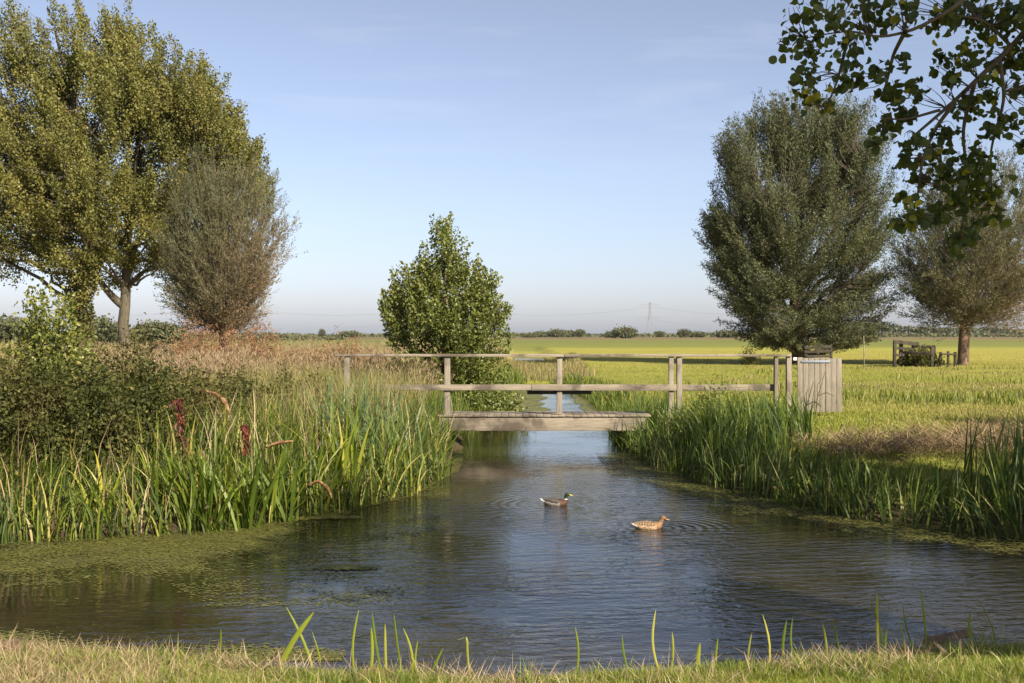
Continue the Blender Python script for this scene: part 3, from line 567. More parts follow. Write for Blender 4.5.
q = np.linspace(0, 1, 8)[:, None]; p0 = np.array(T(124, 306)); p2 = np.array(T(92, 268)); p1 = np.array(T(108, 296))
V, f, _ = tubes([(p0*(1-q)**2+p1*2*q*(1-q)+p2*q*q, np.linspace(.3, .16, 8))], 8); mk('forked_limb', V, f, M['bark'], r, smooth=True)

# middle alder beside the channel
d = 31; b = np.array([(447-CX)/F*d, d, float(ground((447-CX)/F*d, d))-.05])
T = lambda px, py, dy=0: tuple(P(px, py, d)+np.array([0, dy, 0])-b)
tree('alder_tree', 'bushy cone-shaped green alder on the bank behind the bridge', 'tree', b, [(0, 0, 0), T(446, 330), T(446, 270), T(444, 226)], .11,
     lob(d, b, [(443, 245, 15, 20, 0, .6), (447, 275, 32, 28, 0, .9), (415, 295, 25, 22, 0, .8), (470, 300, 28, 28, 0, .9), (440, 320, 52, 32, 0, 1.3), (402, 315, 20, 18, 0, .8), (487, 322, 18, 16, 0, .7), (460, 350, 45, 28, -.2, 1.2), (474, 384, 32, 26, -.3, 1.0), (425, 370, 36, 26, -.3, 1), (396, 332, 16, 16, 0, .6)]),
     30, 850, 42, .17, .38, (.085, .065), M['alder'], M['bark_dark'], upb=.8, shell=.6, fork=.1, pvar=.5, gap=3.2, keep=.75)

# big willow in the right meadow
d = 68; b = bpt(800, 357, d)
T = lambda px, py, dy=0: tuple(P(px, py, d)+np.array([0, dy, 0])-b)
tree('willow_tree', 'large dense grey-green willow standing in the right meadow', 'tree', b, [(0, 0, 0), T(799, 335), T(797, 270), T(800, 190), T(805, 120)], .62,
     lob(d, b, [(798+(q_[0]-798)*.93, q_[1]+4, q_[2]*.9, q_[3]*.95, *q_[4:]) for q_ in [(735, 150, 22, 36, 0, 3), (765, 135, 24, 34, 0, 3), (795, 132, 26, 38, 0, 4), (845, 135, 28, 42, 0, 4), (820, 165, 60, 60, 0, 5), (750, 190, 40, 55, 0, 4.5), (865, 180, 28, 55, 0, 4), (745, 240, 38, 50, 0, 4), (722, 238, 22, 22, 0, 2.5), (800, 240, 80, 60, 0, 6), (865, 245, 27, 50, 0, 4), (760, 290, 36, 38, -1, 4), (830, 295, 40, 38, 0, 4), (730, 275, 24, 34, -.5, 3), (745, 312, 24, 24, -1, 2.5), (856, 318, 28, 20, -.5, 2.5), (715, 225, 16, 14, 0, 2), (800, 325, 48, 22, -1, 3), (772, 320, 22, 22, -1, 2.5), (880, 290, 16, 25, 0, 2), (765, 328, 26, 16, -1.5, 2.5), (800, 334, 34, 14, -2.2, 2), (838, 330, 28, 15, -1.5, 2.5)]]),
     38, 2700, 105, .36, 1.1, (.17, .05), M['willow'], M['bark_dark'], 'willows in the meadow', upb=.8, shell=.6, fork=.12, pvar=.3, gap=1.5, keep=.52)

# rod-grown (pollard) willows
def pollard(label, base, trunk, tr, head, env, rods, mrod, per, leaf, mleaf, mbark, low=-.1, group='willows in the meadow', twigs=5, rr=.035, bias=None, twl=.8, hue=None):
    root = empty('willow_tree', base); tag(root, label, 'tree', group)
    tp = np.array(trunk, float); s = np.linspace(0, len(tp)-1, 9)
    pts = np.stack([np.interp(s, np.arange(len(tp)), tp[:, j]) for j in range(3)], 1); rad = np.linspace(tr*1.25, tr, 9); rad[-2:] *= 1.15
    V, f, _ = tubes([(pts, rad)], 10); mk('trunk', V, f, mbark, root, smooth=True)
    hc = pts[-1]; c, e = np.array(env[:3]), np.array(env[3:6])
    u = rvec(rods*4); u = u[u[:, 2] > low][:rods]; rods = len(u)
    E = c+u*e*rng.uniform(.55, 1.0, rods)[:, None]**.6*(1+.16*wob(u[:, 0]*3, u[:, 2]*3, 1.5, 2)+.1*wob(u[:, 0]*3, u[:, 1]*3+u[:, 2]*4, 3.1, 5))[:, None]
    P0 = hc+rng.normal(0, tr*.45, (rods, 3)); mid = P0*.45+E*.55; mid[:, 2] += .12*np.linalg.norm(E-P0, axis=1)*(.3+u[:, 2]); mid[:, :2] += (E-P0)[:, :2]*.05
    V, f, v = tubes_fast(P0, mid, E, rr, rr*.2, 4, 8); mk('branches', V, f, mrod, root, smooth=True)
    # twigs off the outer part of rods
    ri = np.repeat(np.arange(rods), twigs); tt = rng.uniform(.3, .97, len(ri))[:, None]
    A = P0[ri]*(1-tt)**2+mid[ri]*2*tt*(1-tt)+E[ri]*tt*tt; g = unit(E[ri]-P0[ri])
    D = unit(g*1.1+rvec(len(ri))*.75+np.array([0, 0, .15])); L = rng.uniform(.4, 1.0, len(ri))[:, None]*twl
    V, f, v = tubes_fast(A, A+D*L*.5+np.array([0, 0, .05]), A+D*L+g*L*.25, rr*.28, rr*.12, 3, 3); mk('twigs', V, f, mrod, root, smooth=True)
    n = len(ri)*per; ti = np.repeat(np.arange(len(ri)), per); s = rng.random(n)[:, None]
    Q = A[ti]+D[ti]*L[ti]*s+rvec(n)*.07*twl
    keep = np.ones(n, bool) if bias is None else bias(Q, s[:, 0])
    Q = Q[keep]; n = len(Q); v = np.clip(hue(Q)+rng.normal(0, .14, n)+.1*wob(Q[:, 0], Q[:, 2], 1.3, 1), 0, 1)
    V, f, v = leaves(Q, D[ti][keep]+rvec(n)*.6, rng.uniform(.7, 1.3, n)*leaf[0], leaf[1], v); mk('foliage', V, f, mleaf, root, v=v)
    return root
d = 46; b = bpt(226, 350, d); T = lambda px, py: tuple(P(px, py, d)-b)
e = T(222, 243)
def bi(Q, s): return rng.random(len(Q)) < np.clip(.55+.32*(Q[:, 2]-4)/4-.1*(Q[:, 0]+.4)+.1, .4, 1)
pollard('small round willow with thin grey-green and brown foliage in front of the poplars', b, [(0, 0, 0), T(224, 343), T(224, 336)], .18,
        T(224, 336), (*e, 66*d/F, 2.6, 98*d/F), 520, M['twig'], 32, (.11, .032), M['willow_dry'], M['bark_dark'], low=-.97, twigs=9, rr=.011, bias=bi, twl=.9, hue=lambda Q: .38-.09*(Q[:, 2]-4.2)+.10*Q[:, 0]+.15)
d = 66; b = bpt(963, 361, d); T = lambda px, py: tuple(P(px, py, d)-b)
e = T(974, 248)
def bi2(Q, s): return rng.random(len(Q)) < np.clip(.65+.35*(Q[:, 2]-5)/6, .4, 1)
pollard('sparse pollard willow with brown rods beside the old pen at the right', b, [(0, 0, 0), T(964, 340), T(965, 325)], .27,
        T(965, 325), (*e, 82*d/F, 4.6, 100*d/F), 460, M['twig'], 40, (.16, .045), M['willow_dry'], M['bark_tan'], low=-.85, twigs=8, rr=.016, bias=bi2, twl=1.5, hue=lambda Q: .38-.05*(Q[:, 2]-6)+.05*Q[:, 0]+.0)

# overhanging alder: stands right of the viewer, out of frame; one bough reaches into the picture
b = np.array([8.2, 2.2, float(ground(8.2, 2.2))-.1]); dn = 7.0
alder = empty('alder_tree', b); tag(alder, 'dark leafy alder bough hanging into the top right corner', 'tree')
tk = np.array([(0, 0, 0), (.05, 0, 2), (0, .1, 4), (.1, .2, 7), (0, .2, 10.5)]); V, f, _ = tubes([(tk, [.42, .33, .29, .2, .05])], 12); mk('trunk', V, f, M['bark_dark'], alder, smooth=True)
def Q7(px, py, dd=dn): return P(px, py, dd)-b
def curve(pts, r0, r1):
    pts = np.array(pts, float); s = np.linspace(0, len(pts)-1, len(pts)*4)
    c = np.stack([np.interp(s, np.arange(len(pts)), pts[:, j]) for j in range(3)], 1)
    for _ in range(2): c[1:-1] = (c[:-2]+2*c[1:-1]+c[2:])/4
    return c, np.linspace(r0, r1, len(c))
paths = [curve([(.05, .1, 3.6), (-1.6, 1.6, 4.6), Q7(1090, -70), Q7(1024, 35), Q7(985, 72), Q7(950, 105), Q7(916, 134)], .03, .008),
         curve([(.05, .1, 4.4), (-2, 1.6, 4.9), Q7(1020, -60, 6.8), Q7(960, 5, 6.7), Q7(915, 30, 6.7), Q7(880, 38, 6.8), Q7(850, 30, 6.8), Q7(805, 38, 6.9)], .02, .003),
         curve([Q7(905, 32, 6.7), Q7(893, 55), Q7(886, 85), Q7(880, 100)], .014, .005), curve([Q7(850, 30, 6.8), Q7(838, 80), Q7(826, 108)], .012, .004),
         curve([Q7(955, 102), Q7(935, 128), Q7(922, 160), Q7(918, 195), Q7(908, 228)], .014, .004), curve([Q7(975, 82), Q7(962, 130), Q7(968, 180), Q7(962, 235)], .014, .004),
         curve([Q7(1000, 60), Q7(1005, 100), Q7(990, 150), Q7(992, 200)], .013, .004), curve([Q7(940, 110), Q7(905, 120), Q7(880, 118)], .01, .004),
         curve([Q7(1010, 45), Q7(985, 20), Q7(955, 15)], .012, .005)]
V, f, _ = tubes(paths, 7); mk('branches', V, f, M['bark_dark'], alder, smooth=True)
CL = [(800, 18, 20, 12), (792, 42, 18, 16), (810, 70, 20, 16), (830, 22, 22, 26), (850, 50, 18, 24), (870, 12, 24, 30), (900, 10, 22, 20), (812, 45, 14, 14), (806, 96, 14, 12), (826, 104, 12, 10), (840, 78, 12, 12), (858, 78, 12, 8),
      (880, 70, 13, 10), (890, 92, 16, 18), (905, 60, 10, 8), (915, 88, 14, 14), (885, 122, 16, 16), (905, 112, 14, 14), (878, 140, 10, 8), (915, 140, 15, 16), (932, 152, 16, 18), (905, 158, 12, 10), (945, 130, 14, 14),
      (945, 178, 18, 22), (965, 165, 20, 26), (958, 200, 20, 26), (980, 190, 20, 26), (940, 212, 14, 14), (966, 232, 18, 20), (990, 218, 16, 14), (920, 180, 12, 12), (905, 196, 10, 9), (914, 215, 14, 16), (898, 222, 8, 6), (955, 245, 12, 8), (980, 160, 16, 16),
      (940, 18, 16, 18), (965, 12, 20, 24), (990, 25, 20, 26), (1012, 15, 20, 26), (965, 55, 18, 20), (940, 60, 12, 10), (1000, 60, 22, 26), (1020, 85, 16, 18), (985, 95, 20, 22), (1008, 120, 16, 14), (965, 105, 14, 14), (990, 130, 12, 10), (1015, 60, 16, 18), (1022, 145, 8, 5), (950, 82, 12, 10),
      (1045, 40, 30, 30), (1050, 100, 30, 22), (1040, -20, 40, 30), (980, -15, 40, 30), (900, -20, 40, 24), (840, -10, 30, 20)]
Qs, Ds, vs, tw0, tw1 = [], [], [], [], []
allc = np.concatenate([p[0][4:] for p in paths])
for px, py, rp, n in CL:
    n = int(n*2.3)
    dd = dn+rng.uniform(-.25, .25); c = Q7(px, py, dd); r = rp/F*dn
    j = np.linalg.norm(allc-c, axis=1).argmin(); k = max(3, n//5)
    ends = c+rvec(k)*r*.8; tw0.append(np.repeat(allc[j][None], k, 0)); tw1.append(ends)
    q = c+rng.normal(0, .43, (n, 3))*r*np.array([1, 1.3, 1])
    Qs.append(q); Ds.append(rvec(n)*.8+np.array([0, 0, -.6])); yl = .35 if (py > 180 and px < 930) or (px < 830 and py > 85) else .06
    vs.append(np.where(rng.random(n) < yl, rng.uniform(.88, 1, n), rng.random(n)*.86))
Qs, Ds, vs = map(np.concatenate, (Qs, Ds, vs)); n = len(Qs); ls = rng.uniform(.026, .07, n)
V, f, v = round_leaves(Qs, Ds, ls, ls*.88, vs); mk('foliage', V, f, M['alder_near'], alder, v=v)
tw0, tw1 = np.concatenate(tw0), np.concatenate(tw1); V, f, v = tubes_fast(tw0, (tw0+tw1)/2+rng.normal(0, .03, tw0.shape), tw1, .004, .0015, 3, 4); mk('twigs', V, f, M['bark_dark'], alder, smooth=True)
# rest of its crown (above and behind the viewer): it throws the shade on the right bank
lb = [(-2.3, .5, 7.3, 1.8, 1.6, 1.4), (-.6, 0, 8.6, 1.8, 1.8, 1.5), (.2, -.2, 10.2, 1.7, 1.5, 1.5)]
C, _ = in_lobes(lb, 700, .6); ci = np.repeat(np.arange(700), 22); Q = C[ci]+rng.normal(0, .22, (len(ci), 3)); ls = rng.uniform(.09, .14, len(ci))
V, f, v = leaves(Q, rvec(len(ci))+np.array([0, 0, -.3]), ls, ls*.85, rng.random(len(ci))*.86); mk('upper_foliage', V, f, M['alder_near'], alder, v=v)
j = np.array([np.linalg.norm(tk-c, axis=1).argmin() for c in C-np.array([0, 0, 1.5])]); V, f, v = tubes_fast(tk[j], (tk[j]+C)/2, C, .03, .008, 4, 4); mk('upper_branches', V, f, M['bark_dark'], alder, smooth=True)

b2_ = np.array([10.7, 8.0, float(ground(10.7, 8.0))-.1])
tree('alder_tree', 'second alder standing out of frame at the right, its shade falls over the right bank', 'tree', b2_, [(0, 0, 0), (.1, 0, 3), (0, .2, 7), (.1, .1, 12)], .28,
     [(0, 0, 6, 2.8, 2.4, 2.2), (-.8, .4, 8.5, 2.2, 2, 2.0), (0, 0, 11, 1.6, 1.6, 1.8), (-1.2, 0, 4.4, 1.8, 1.6, 1.1)], 16, 330, 24, .32, .4, (.13, .11), M['alder_near'], M['bark_dark'], upb=.4, shell=.6, fork=.25, gap=1.6, keep=.4)
b3_ = np.array([15.6, 12.6, float(ground(15.6, 12.6))-.1])
tree('alder_tree', 'third alder out of frame at the right, it shades a patch of the meadow grass', 'tree', b3_, [(0, 0, 0), (.1, 0, 3), (0, .2, 6), (.1, .1, 8)], .22,
     [(0, 0, 5.5, 2.4, 1.6, 1.5), (.4, .2, 7.2, 1.6, 1.4, 1.2)], 14, 260, 24, .32, .4, (.13, .11), M['alder_near'], M['bark_dark'], upb=.4, shell=.6, fork=.25, gap=1.4)
# ------------------------------------------------------------------ shrubs on the left bank
def shrub(name, label, c, r, n, leaf, mat, group=None, per=16, stems=14, up=.7, cat='shrub', cr=.16, fn=leaves, base=None, stem_mat=None):
    x, y = c; z = float(ground(x, y)); root = empty(name, (x, y, z)); tag(root, label, cat, group)
    k = n; u = rvec(k); u[:, 2] = np.abs(u[:, 2]); C = u*(rng.random(k)**.45)[:, None]*np.array([r[0], r[1], r[2]])*(1+.32*wob(u[:, 0]*4+x, u[:, 1]*4+u[:, 2]*3, 1.4, 2))[:, None]
    C[:, 2] = np.maximum(C[:, 2], .05)
    s = rng.choice(k, min(stems, k), replace=False); P0 = rng.normal(0, .25, (len(s), 3))*np.array([r[0], r[1], 0])
    V, f, v = tubes_fast(P0, (P0+C[s])/2+np.array([0, 0, .15]), C[s]*1.02, .012, .004, 4, 5); mk('stems', V, f, stem_mat or M['twig_green'], root, smooth=True)
    G = unit(u+np.array([0, 0, up])); ci = np.repeat(np.arange(k), per); n = len(ci); cv = rng.random(k)
    Q = C[ci]+G[ci]*rng.uniform(-.5, .8, (n, 1))*cr*1.6+rvec(n)*cr*rng.random((n, 1))**.5
    Q[:, 2] = np.maximum(Q[:, 2], .02); ls = rng.uniform(.7, 1.3, n)
    V, f, v = fn(Q, G[ci]*.5+rvec(n), leaf[0]*ls, leaf[1]*ls, np.clip(cv[ci]*.55+rng.random(n)*.45, 0, 1)); mk('foliage', V, f, mat, root, v=v)
    return root
G_ = 'shrubs on the left bank'
for (px, dd, rx, ry, rz, n, lab) in [(25, 15.0, 1.1, 1.0, 1.5, 700, 'dark bramble shrub at the left edge under the ivy-clad poplar'), (88, 14.8, 1.0, .9, 1.4, 650, 'broad dark shrub in the middle of the left bank thicket'),
    (150, 15.6, .85, .9, 1.5, 560, 'dark shrub below the bare forked poplar trunk'), (195, 16.8, .75, .8, 1.25, 400, 'low brown-green shrub at the right end of the thicket'),
    (235, 19.5, .9, .8, 1.05, 380, 'lighter green shrub behind the red dock leaves'), (300, 22, .8, .8, .95, 300, 'pale green shrub in the grass left of the bridge railing'), (-40, 15, 1.1, 1, 1.3, 500, 'dark shrub cut by the left edge of the picture')]:
    shrub('bank_shrub', lab, ((px-CX)/F*dd, dd), (rx, ry, rz), n, (.058, .034), M['shrub'], G_, per=28, cr=.15)
shrub('bank_shrub', 'taller loose shrub with reddish dead twigs between the sapling and the forked poplar', ((128-CX)/F*17.2, 17.2), (.75, .7, 1.75), 340, (.058, .034), M['shrub'], G_, per=22, cr=.15, up=1.4)
# slim sapling rising out of the thicket at the left
x, y = (50-CX)/F*16.5, 16.5; zb = float(ground(x, y)); sp = empty('sapling', (x, y, zb)); tag(sp, 'slim bright green sapling rising above the left thicket', 'sapling')
tips = [np.array([(px-50)/F*16.5, rng.uniform(-.3, .3), H-(py-HY)/F*16.5-zb]) for px, py in ((48, 288), (30, 305), (66, 312), (20, 330), (78, 335), (40, 318), (58, 300), (90, 350), (10, 350), (50, 335), (70, 355), (30, 355))]
V, f, _ = tubes([curve([(0, 0, 0), t_*np.array([.3, .5, .45]), t_], .016, .004) for t_ in tips], 5); mk('stems', V, f, M['twig_green'], sp, smooth=True)
Qs = []
for t_ in tips:
    k = 420; s = rng.random(k)[:, None]**.8; a = t_*np.array([.3, .5, .45]); Qs.append(a*(1-s)+t_*s+rng.normal(0, .1, (k, 3)))
Qs = np.concatenate(Qs); n = len(Qs); V, f, v = leaves(Qs, rvec(n)+np.array([0, 0, .5]), rng.uniform(.05, .09, n), .045, rng.uniform(.4, 1, n)); mk('foliage', V, f, M['alder'], sp, v=v)
# rusty herbs under the small willow, weeds on the right bank
for i, (px, dd, rx, rz, lab) in enumerate([(198, 41, 1.5, 2.2, 'rusty red-brown herb thicket under the left side of the small willow'), (255, 42, 1.7, 2.0, 'rusty herb thicket under the right side of the small willow'), (335, 36, 1.9, 1.5, 'pinkish-brown herb patch left of the bridge railing end')]):
    shrub('herb_thicket', lab, ((px-CX)/F*dd, dd), (rx, .9, rz), 560, (.12, .03), M['rust'], 'rusty herb thickets', per=14, up=1.5, cat='herb thicket', cr=.18)
for i, (px, dd, rx, rz, lab) in enumerate([(712, 21.2, .35, 1.0, 'leafy weed growing up through the railing on the right'), (745, 21.5, .4, .6, 'low leafy weed in front of the right railing'), (690, 21.0, .3, .6, 'leafy weed at the foot of the double post')]):
    shrub('bank_weed', lab, ((px-CX)/F*dd, dd), (rx, .35, rz), 90, (.06, .03), M['alder'], 'weeds at the right railing', per=14, up=1.2, cat='weed', cr=.12)
# dead stick plant shading the gate
# alder sucker bushes low at the channel
shrub('alder_bush', 'low alder bush at the water just behind the left end of the bridge', ((487-CX)/F*28.5, 28.5), (.95, .8, 1.25), 420, (.085, .06), M['alder'], per=18, cr=.17)

# red and rusty dock leaves on the left bank: (pixel path, distance, width m)
DK = [([(176, 400), (181, 412), (180, 430), (184, 445), (189, 460)], 13.9, .15, 'dock', 'hanging crimson dock leaf, biggest and reddest on the left bank'),
      ([(203, 391), (215, 394), (224, 402), (230, 415)], 15.2, .08, 'rust_leaf', 'arched rusty leaf above the reeds behind the crimson dock'),
      ([(244, 425), (247, 437), (244, 452)], 14.6, .09, 'dock', 'small dark red hanging leaf right of the crimson dock'),
      ([(262, 449), (278, 443), (293, 441)], 14.0, .06, 'rust_leaf', 'narrow brown leaf pointing right among the reeds'),
      ([(306, 486), (318, 481), (327, 489), (332, 500)], 14.2, .07, 'rust_leaf', 'rusty leaf bending over the water at the tip of the left reeds')]
for pts, dd, w, mk_, lab in DK:
    pts = np.array([P(px, py, dd) for px, py in pts]); c, _ = curve(pts, 1, 1); k = len(c); s = np.linspace(0, 1, k)
    gz = float(ground(c[0][0], dd+.15)); ft = np.array([c[0][0]+.05, dd+.15, gz]); root = empty('dock_plant', ft); tag(root, lab, 'dock plant', 'red dock plants on the left bank')
    T_ = unit(np.gradient(c, axis=0)); S = unit(np.cross(T_, np.array([0, 1, .3]))); ww = w*np.sin(np.pi*(.08+.86*s))**1.3*(1+.14*np.sin(s*23)+.12*np.sin(s*41+1))
    S = unit(S+.5*np.cross(T_, S)*np.sin(s*5)[:, None]); rows = np.stack([c-S*ww[:, None]/2+np.array([0, .05, 0]), c+rng.normal(0, .006, c.shape), c+S*ww[:, None]/2+np.array([0, .03, 0])], 1)-ft
    f = [[3*i+j, 3*i+j+1, 3*i+4+j, 3*i+3+j] for i in range(k-1) for j in (0, 1)]
    if mk_ == 'dock':
        kk = 260; j = rng.random(kk)**1.2*(k-1); q = np.stack([np.interp(j, np.arange(k), c[:, a]) for a in range(3)], 1)-ft
        wj = w*np.interp(j/(k-1), [0, .12, .4, 1], [.45, .85, .5, .28])
        V, fq, v = leaves(q+rng.normal(0, .32, (kk, 3))*wj[:, None], rvec(kk)*.9+np.array([.1, 0, -1.3]), rng.uniform(.03, .085, kk), rng.uniform(.012, .035, kk)); mk('leaf_bunch', V, fq, M[mk_], root, v=v)
    else:
        mk('leaf', rows, np.array(f), M[mk_], root, v=np.clip(np.repeat(rng.random(k-1), 2), 0, 1), smooth=True)
    V, f, _ = tubes([curve([(0, 0, 0), (c[0]-ft)*.6+np.array([.04, 0, 0]), c[0]-ft], .008, .004)], 5); mk('stem', V, f, M['dock'], root, v=np.zeros(len(f[0])), smooth=True)

# ------------------------------------------------------------------ footbridge
YB = 22.8; S_ = YB/F
def bx(px): return (px-CX)*S_
def bz(py): return H-(py-HY)*S_
br = empty('footbridge', (bx(545), YB, 0)); tag(br, 'weathered wooden footbridge with a single railing over the ditch', 'footbridge')
o0 = np.array([bx(545), YB, 0.])
def bpart(name, x0, x1, y0, y1, z0, z1, mat, bw=.008, jit=.004, rot=None):
    V, f, v = box(x0, x1, y0, y1, z0, z1, jit); o = mk(name, V-o0, f, mat, br, v=v); bevel(o, bw); return o
zd = bz(415)
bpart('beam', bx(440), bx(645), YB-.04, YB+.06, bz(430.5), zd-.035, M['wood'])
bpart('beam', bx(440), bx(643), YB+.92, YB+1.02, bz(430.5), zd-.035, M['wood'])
x = bx(437); i = 0
while x < bx(648):                                  # deck planks laid across
    w = rng.uniform(.135, .15); bpart('plank', x, x+w-.006, YB-.07, YB+1.06, zd-.032+rng.uniform(-.003, .003), zd+.004+rng.uniform(-.003, .003), M['wood'], .004, .001); x += w
yr = YB+.93
def post(px, z0, z1, y, w=.1, mat='wood_v'): return bpart('post', bx(px)-w/2, bx(px)+w/2, y, y+.09, z0, z1, M[mat], .006, .005)
yP = YB-.03; zt = bz(356.5)
for px, z0, w in ((347, .2, .1), (447, zd+.005, .12), (559.5, zd+.005, .1), (671, .25, .1), (679.5, .3, .11), (776, .45, .08), (789, .45, .1)):
    post(px, z0, zt-.002, yP, w)
# hand rail, mid rails
V, f, v = box(bx(335), bx(564), yP-.03, yP+.13, zt, zt+.05, .004); bevel(mk('hand_rail', V-o0, f, M['wood'], br, v=v), .006)
V, f, v = box(bx(564)+.004, bx(791), yP-.03, yP+.13, zt-.004, zt+.05, .004); bevel(mk('hand_rail', V-o0, f, M['wood'], br, v=v), .006)
bpart('mid_rail', bx(352), bx(531), yP-.045, yP-.003, bz(390.3), bz(384.5), M['wood'])
bpart('mid_rail', bx(531)+.005, bx(676), yP-.048, yP-.003, bz(390.6), bz(384.2), M['wood'])
bpart('splice_board', bx(527), bx(592), yP+.094, yP+.135, bz(394.5), bz(388.5), M['wood_old'])
bpart('mid_rail', bx(682), bx(778), yP+.094, yP+.13, bz(391), bz(384.8), M['wood'])
# ------------------------------------------------------------------ gate
YG = 22.9; gz = float(ground((820-CX)/F*YG, YG))
gt = empty('board_gate', ((820-CX)/F*YG, YG, gz)); tag(gt, 'closed gate of upright grey boards at the right end of the railing', 'gate')
g0 = np.array([(820-CX)/F*YG, YG, gz]); SG = YG/F; x0 = (797.5-CX)*SG; n = 8; wb = (842-797.5)*SG/n
for i in range(n):
    V, f, v = box(x0+i*wb+.004, x0+(i+1)*wb-.004, YG+rng.uniform(-.002, .002), YG+.025, H-(410.5-HY)*SG-.03, H-((357.5+rng.uniform(-.5, .5)+i*.12)-HY)*SG, .002); bevel(mk('board', V-g0, f, M['wood_gate'], gt, v=v), .003)
for py in (364, 402):
    V, f, v = box(x0+.02, x0+n*wb-.02, YG+.028, YG+.07, H-(py+2-HY)*SG, H-(py-2-HY)*SG); bevel(mk('ledge', V-g0, f, M['wood_gate'], gt, v=v), .003)
V, f, v = box((801-CX)*SG, (830-CX)*SG, YG-.02, YG-.004, H-(362.6-HY)*SG, H-(360.6-HY)*SG); bevel(mk('hinge_strap', V-g0, f, M['metal'], gt, v=v), .003)
V, f, v = box((793-CX)*SG, (796.5-CX)*SG, YG-.03, YG-.006, H-(360.3-HY)*SG, H-(357.5-HY)*SG); bevel(mk('latch', V-g0, f, M['white'], gt, v=v), .003)
# dead forked stem in front of the gate
a = np.array([(817-CX)*SG, YG-.25, float(ground((817-CX)*SG, YG-.25))]); o = empty('dead_stem', a); tag(o, 'dead forked stem standing in front of the board gate', 'dead stem')
V, f, _ = tubes([curve([(-.1, 0, -.05), (-.06, .02, .35), (.0, .03, .55), (.1, .03, .9)], .012, .005), curve([(-.05, .02, .42), (.12, .03, .5), (.28, .0, .42)], .012, .006), curve([(-.05, .02, .42), (-.07, .0, .62), (.04, .0, .8)], .008, .004)], 5); mk('stems', V, f, M['bark_dark'], o, smooth=True)

# ------------------------------------------------------------------ old pens and fences in the meadow
def fence(name, label, d, posts, rails, w=.12, cat='fence', dy=0):
    px0 = posts[0][0]; b = np.array([(px0-CX)/F*d, d, float(ground((px0-CX)/F*d, d))]); root = empty(name, b); tag(root, label, cat)
    for px, py, dd in posts:
        p = P(px, py, d+dd); zg = float(ground(p[0], p[1])); V, f, v = box(p[0]-w/2, p[0]+w/2, p[1]-w/2, p[1]+w/2, zg-.1, p[2], .01); bevel(mk('post', V-b, f, M['wood_old'], root, v=v), .01)
    for (xa, ya, da), (xb, yb, db), hh in rails:
        A, B = P(xa, ya, d+da), P(xb, yb, d+db); A[1] -= w*.8; B[1] -= w*.8; t = B-A; nrm = unit(np.array([t[1], -t[0], 0.]))*.025; u = np.array([0, 0, hh/2])
        V = np.array([A-nrm-u, B-nrm-u, B+nrm-u, A+nrm-u, A-nrm+u, B-nrm+u, B+nrm+u, A+nrm+u]); f = np.array([[0, 3, 2, 1], [4, 5, 6, 7], [0, 1, 5, 4], [1, 2, 6, 5], [2, 3, 7, 6], [3, 0, 4, 7]])
        bevel(mk('rail', V-b, f, M['wood_old'], root), .006)
    return root
fence('sheep_pen', 'dark old timber pen beside the pollard willow', 62, [(894.5, 341, 0), (901, 342, 1.5), (913, 342, 3), (932, 347, 0), (934, 346, 3)],
      [((893, 341.5, 0), (918, 344, 3), .2), ((893, 348, 0), (913, 349, 3), .16), ((893, 355, 0), (913, 355, 3), .16), ((913, 347, 3), (934, 346.5, 3), .16), ((913, 353, 3), (934, 353, 3), .16), ((901, 352, 1), (932, 354, 0), .14)], .16, 'pen')
fence('old_fence', 'dark broken fence right under the large willow', 60, [(806, 346, 0), (818, 346, .5), (831, 344, 0)], [((804, 348, 0), (831, 346.5, 0), .14), ((804, 352, 0), (831, 351, 0), .14), ((806, 356.5, 0), (831, 356, 0), .14)], .13)
fence('post_row', 'short row of leaning posts between the pen and the pollard willow', 63, [(941, 352, 0), (948, 351, 0), (955, 352, 0)], [((940, 354, 0), (956, 354.5, 0), .1)], .13)
fence('log_rails', 'low broken rails in the grass at the foot of the forked poplar', 45, [(136, 345, 0), (150, 347, 0), (166, 344, 0)], [((134, 349, 0), (168, 347, 0), .12), ((138, 353, 0), (160, 345, 0), .1)], .1)
sh = shrub('pen_bush', 'dark low bush growing inside the old timber pen', ((920-CX)/F*63.5, 63.5), (1.1, .8, .85), 260, (.13, .09), M['shrub'], per=16, cr=.2)
x = (864-CX)/F*58; z = float(ground(x, 58)); V, f, _ = tubes([(np.array([(0, 0, -.1), (.01, 0, .8), (-.02, 0, 1.7)]), [.03, .03, .025])], 6); o = mk('pale_stake', V, f, M['wood_v'], smooth=True); o.location = (x, 58, z); tag(o, 'thin pale stake standing in the meadow right of the large willow', 'stake')
# leaning dead shrub near the big willow
shrub('meadow_bush', 'small dark bush leaning in the meadow left of the large willow trunk', ((750-CX)/F*66, 66), (.6, .5, .9), 70, (.12, .06), M['shrub'], per=14, cr=.15)

# ------------------------------------------------------------------ distant trees along the horizon
def far_tree(px, d, w, h, lab, grp='far trees on the horizon', cat='tree'):
    x = (px-CX)/F*d; z = float(ground(x, d)); root = empty('distant_tree', (x, d, z)); tag(root, lab, cat, grp)
    V, f, _ = tubes([(np.array([(0, 0, -.2), (0, 0, h*.6)]), [w*.04, w*.02])], 6); mk('trunk', V, f, M['bark_dark'], root, smooth=True)
    k = 260; u = rvec(k); C = u*(rng.random(k)**.4)[:, None]*np.array([w/2, w/2, h*.46])*(1+.25*wob(u[:, 0]*4, u[:, 2]*4, 1.3, rng.random()*9))[:, None]+np.array([0, 0, h*.52])
    ci = np.repeat(np.arange(k), 7); Q = C[ci]+rng.normal(0, w*.045, (len(ci), 3)); L = w*.075
    V, f, v = leaves(Q, rvec(len(ci)), L, L*.8); mk('crown', V, f, M['farleaf'], root, v=v)
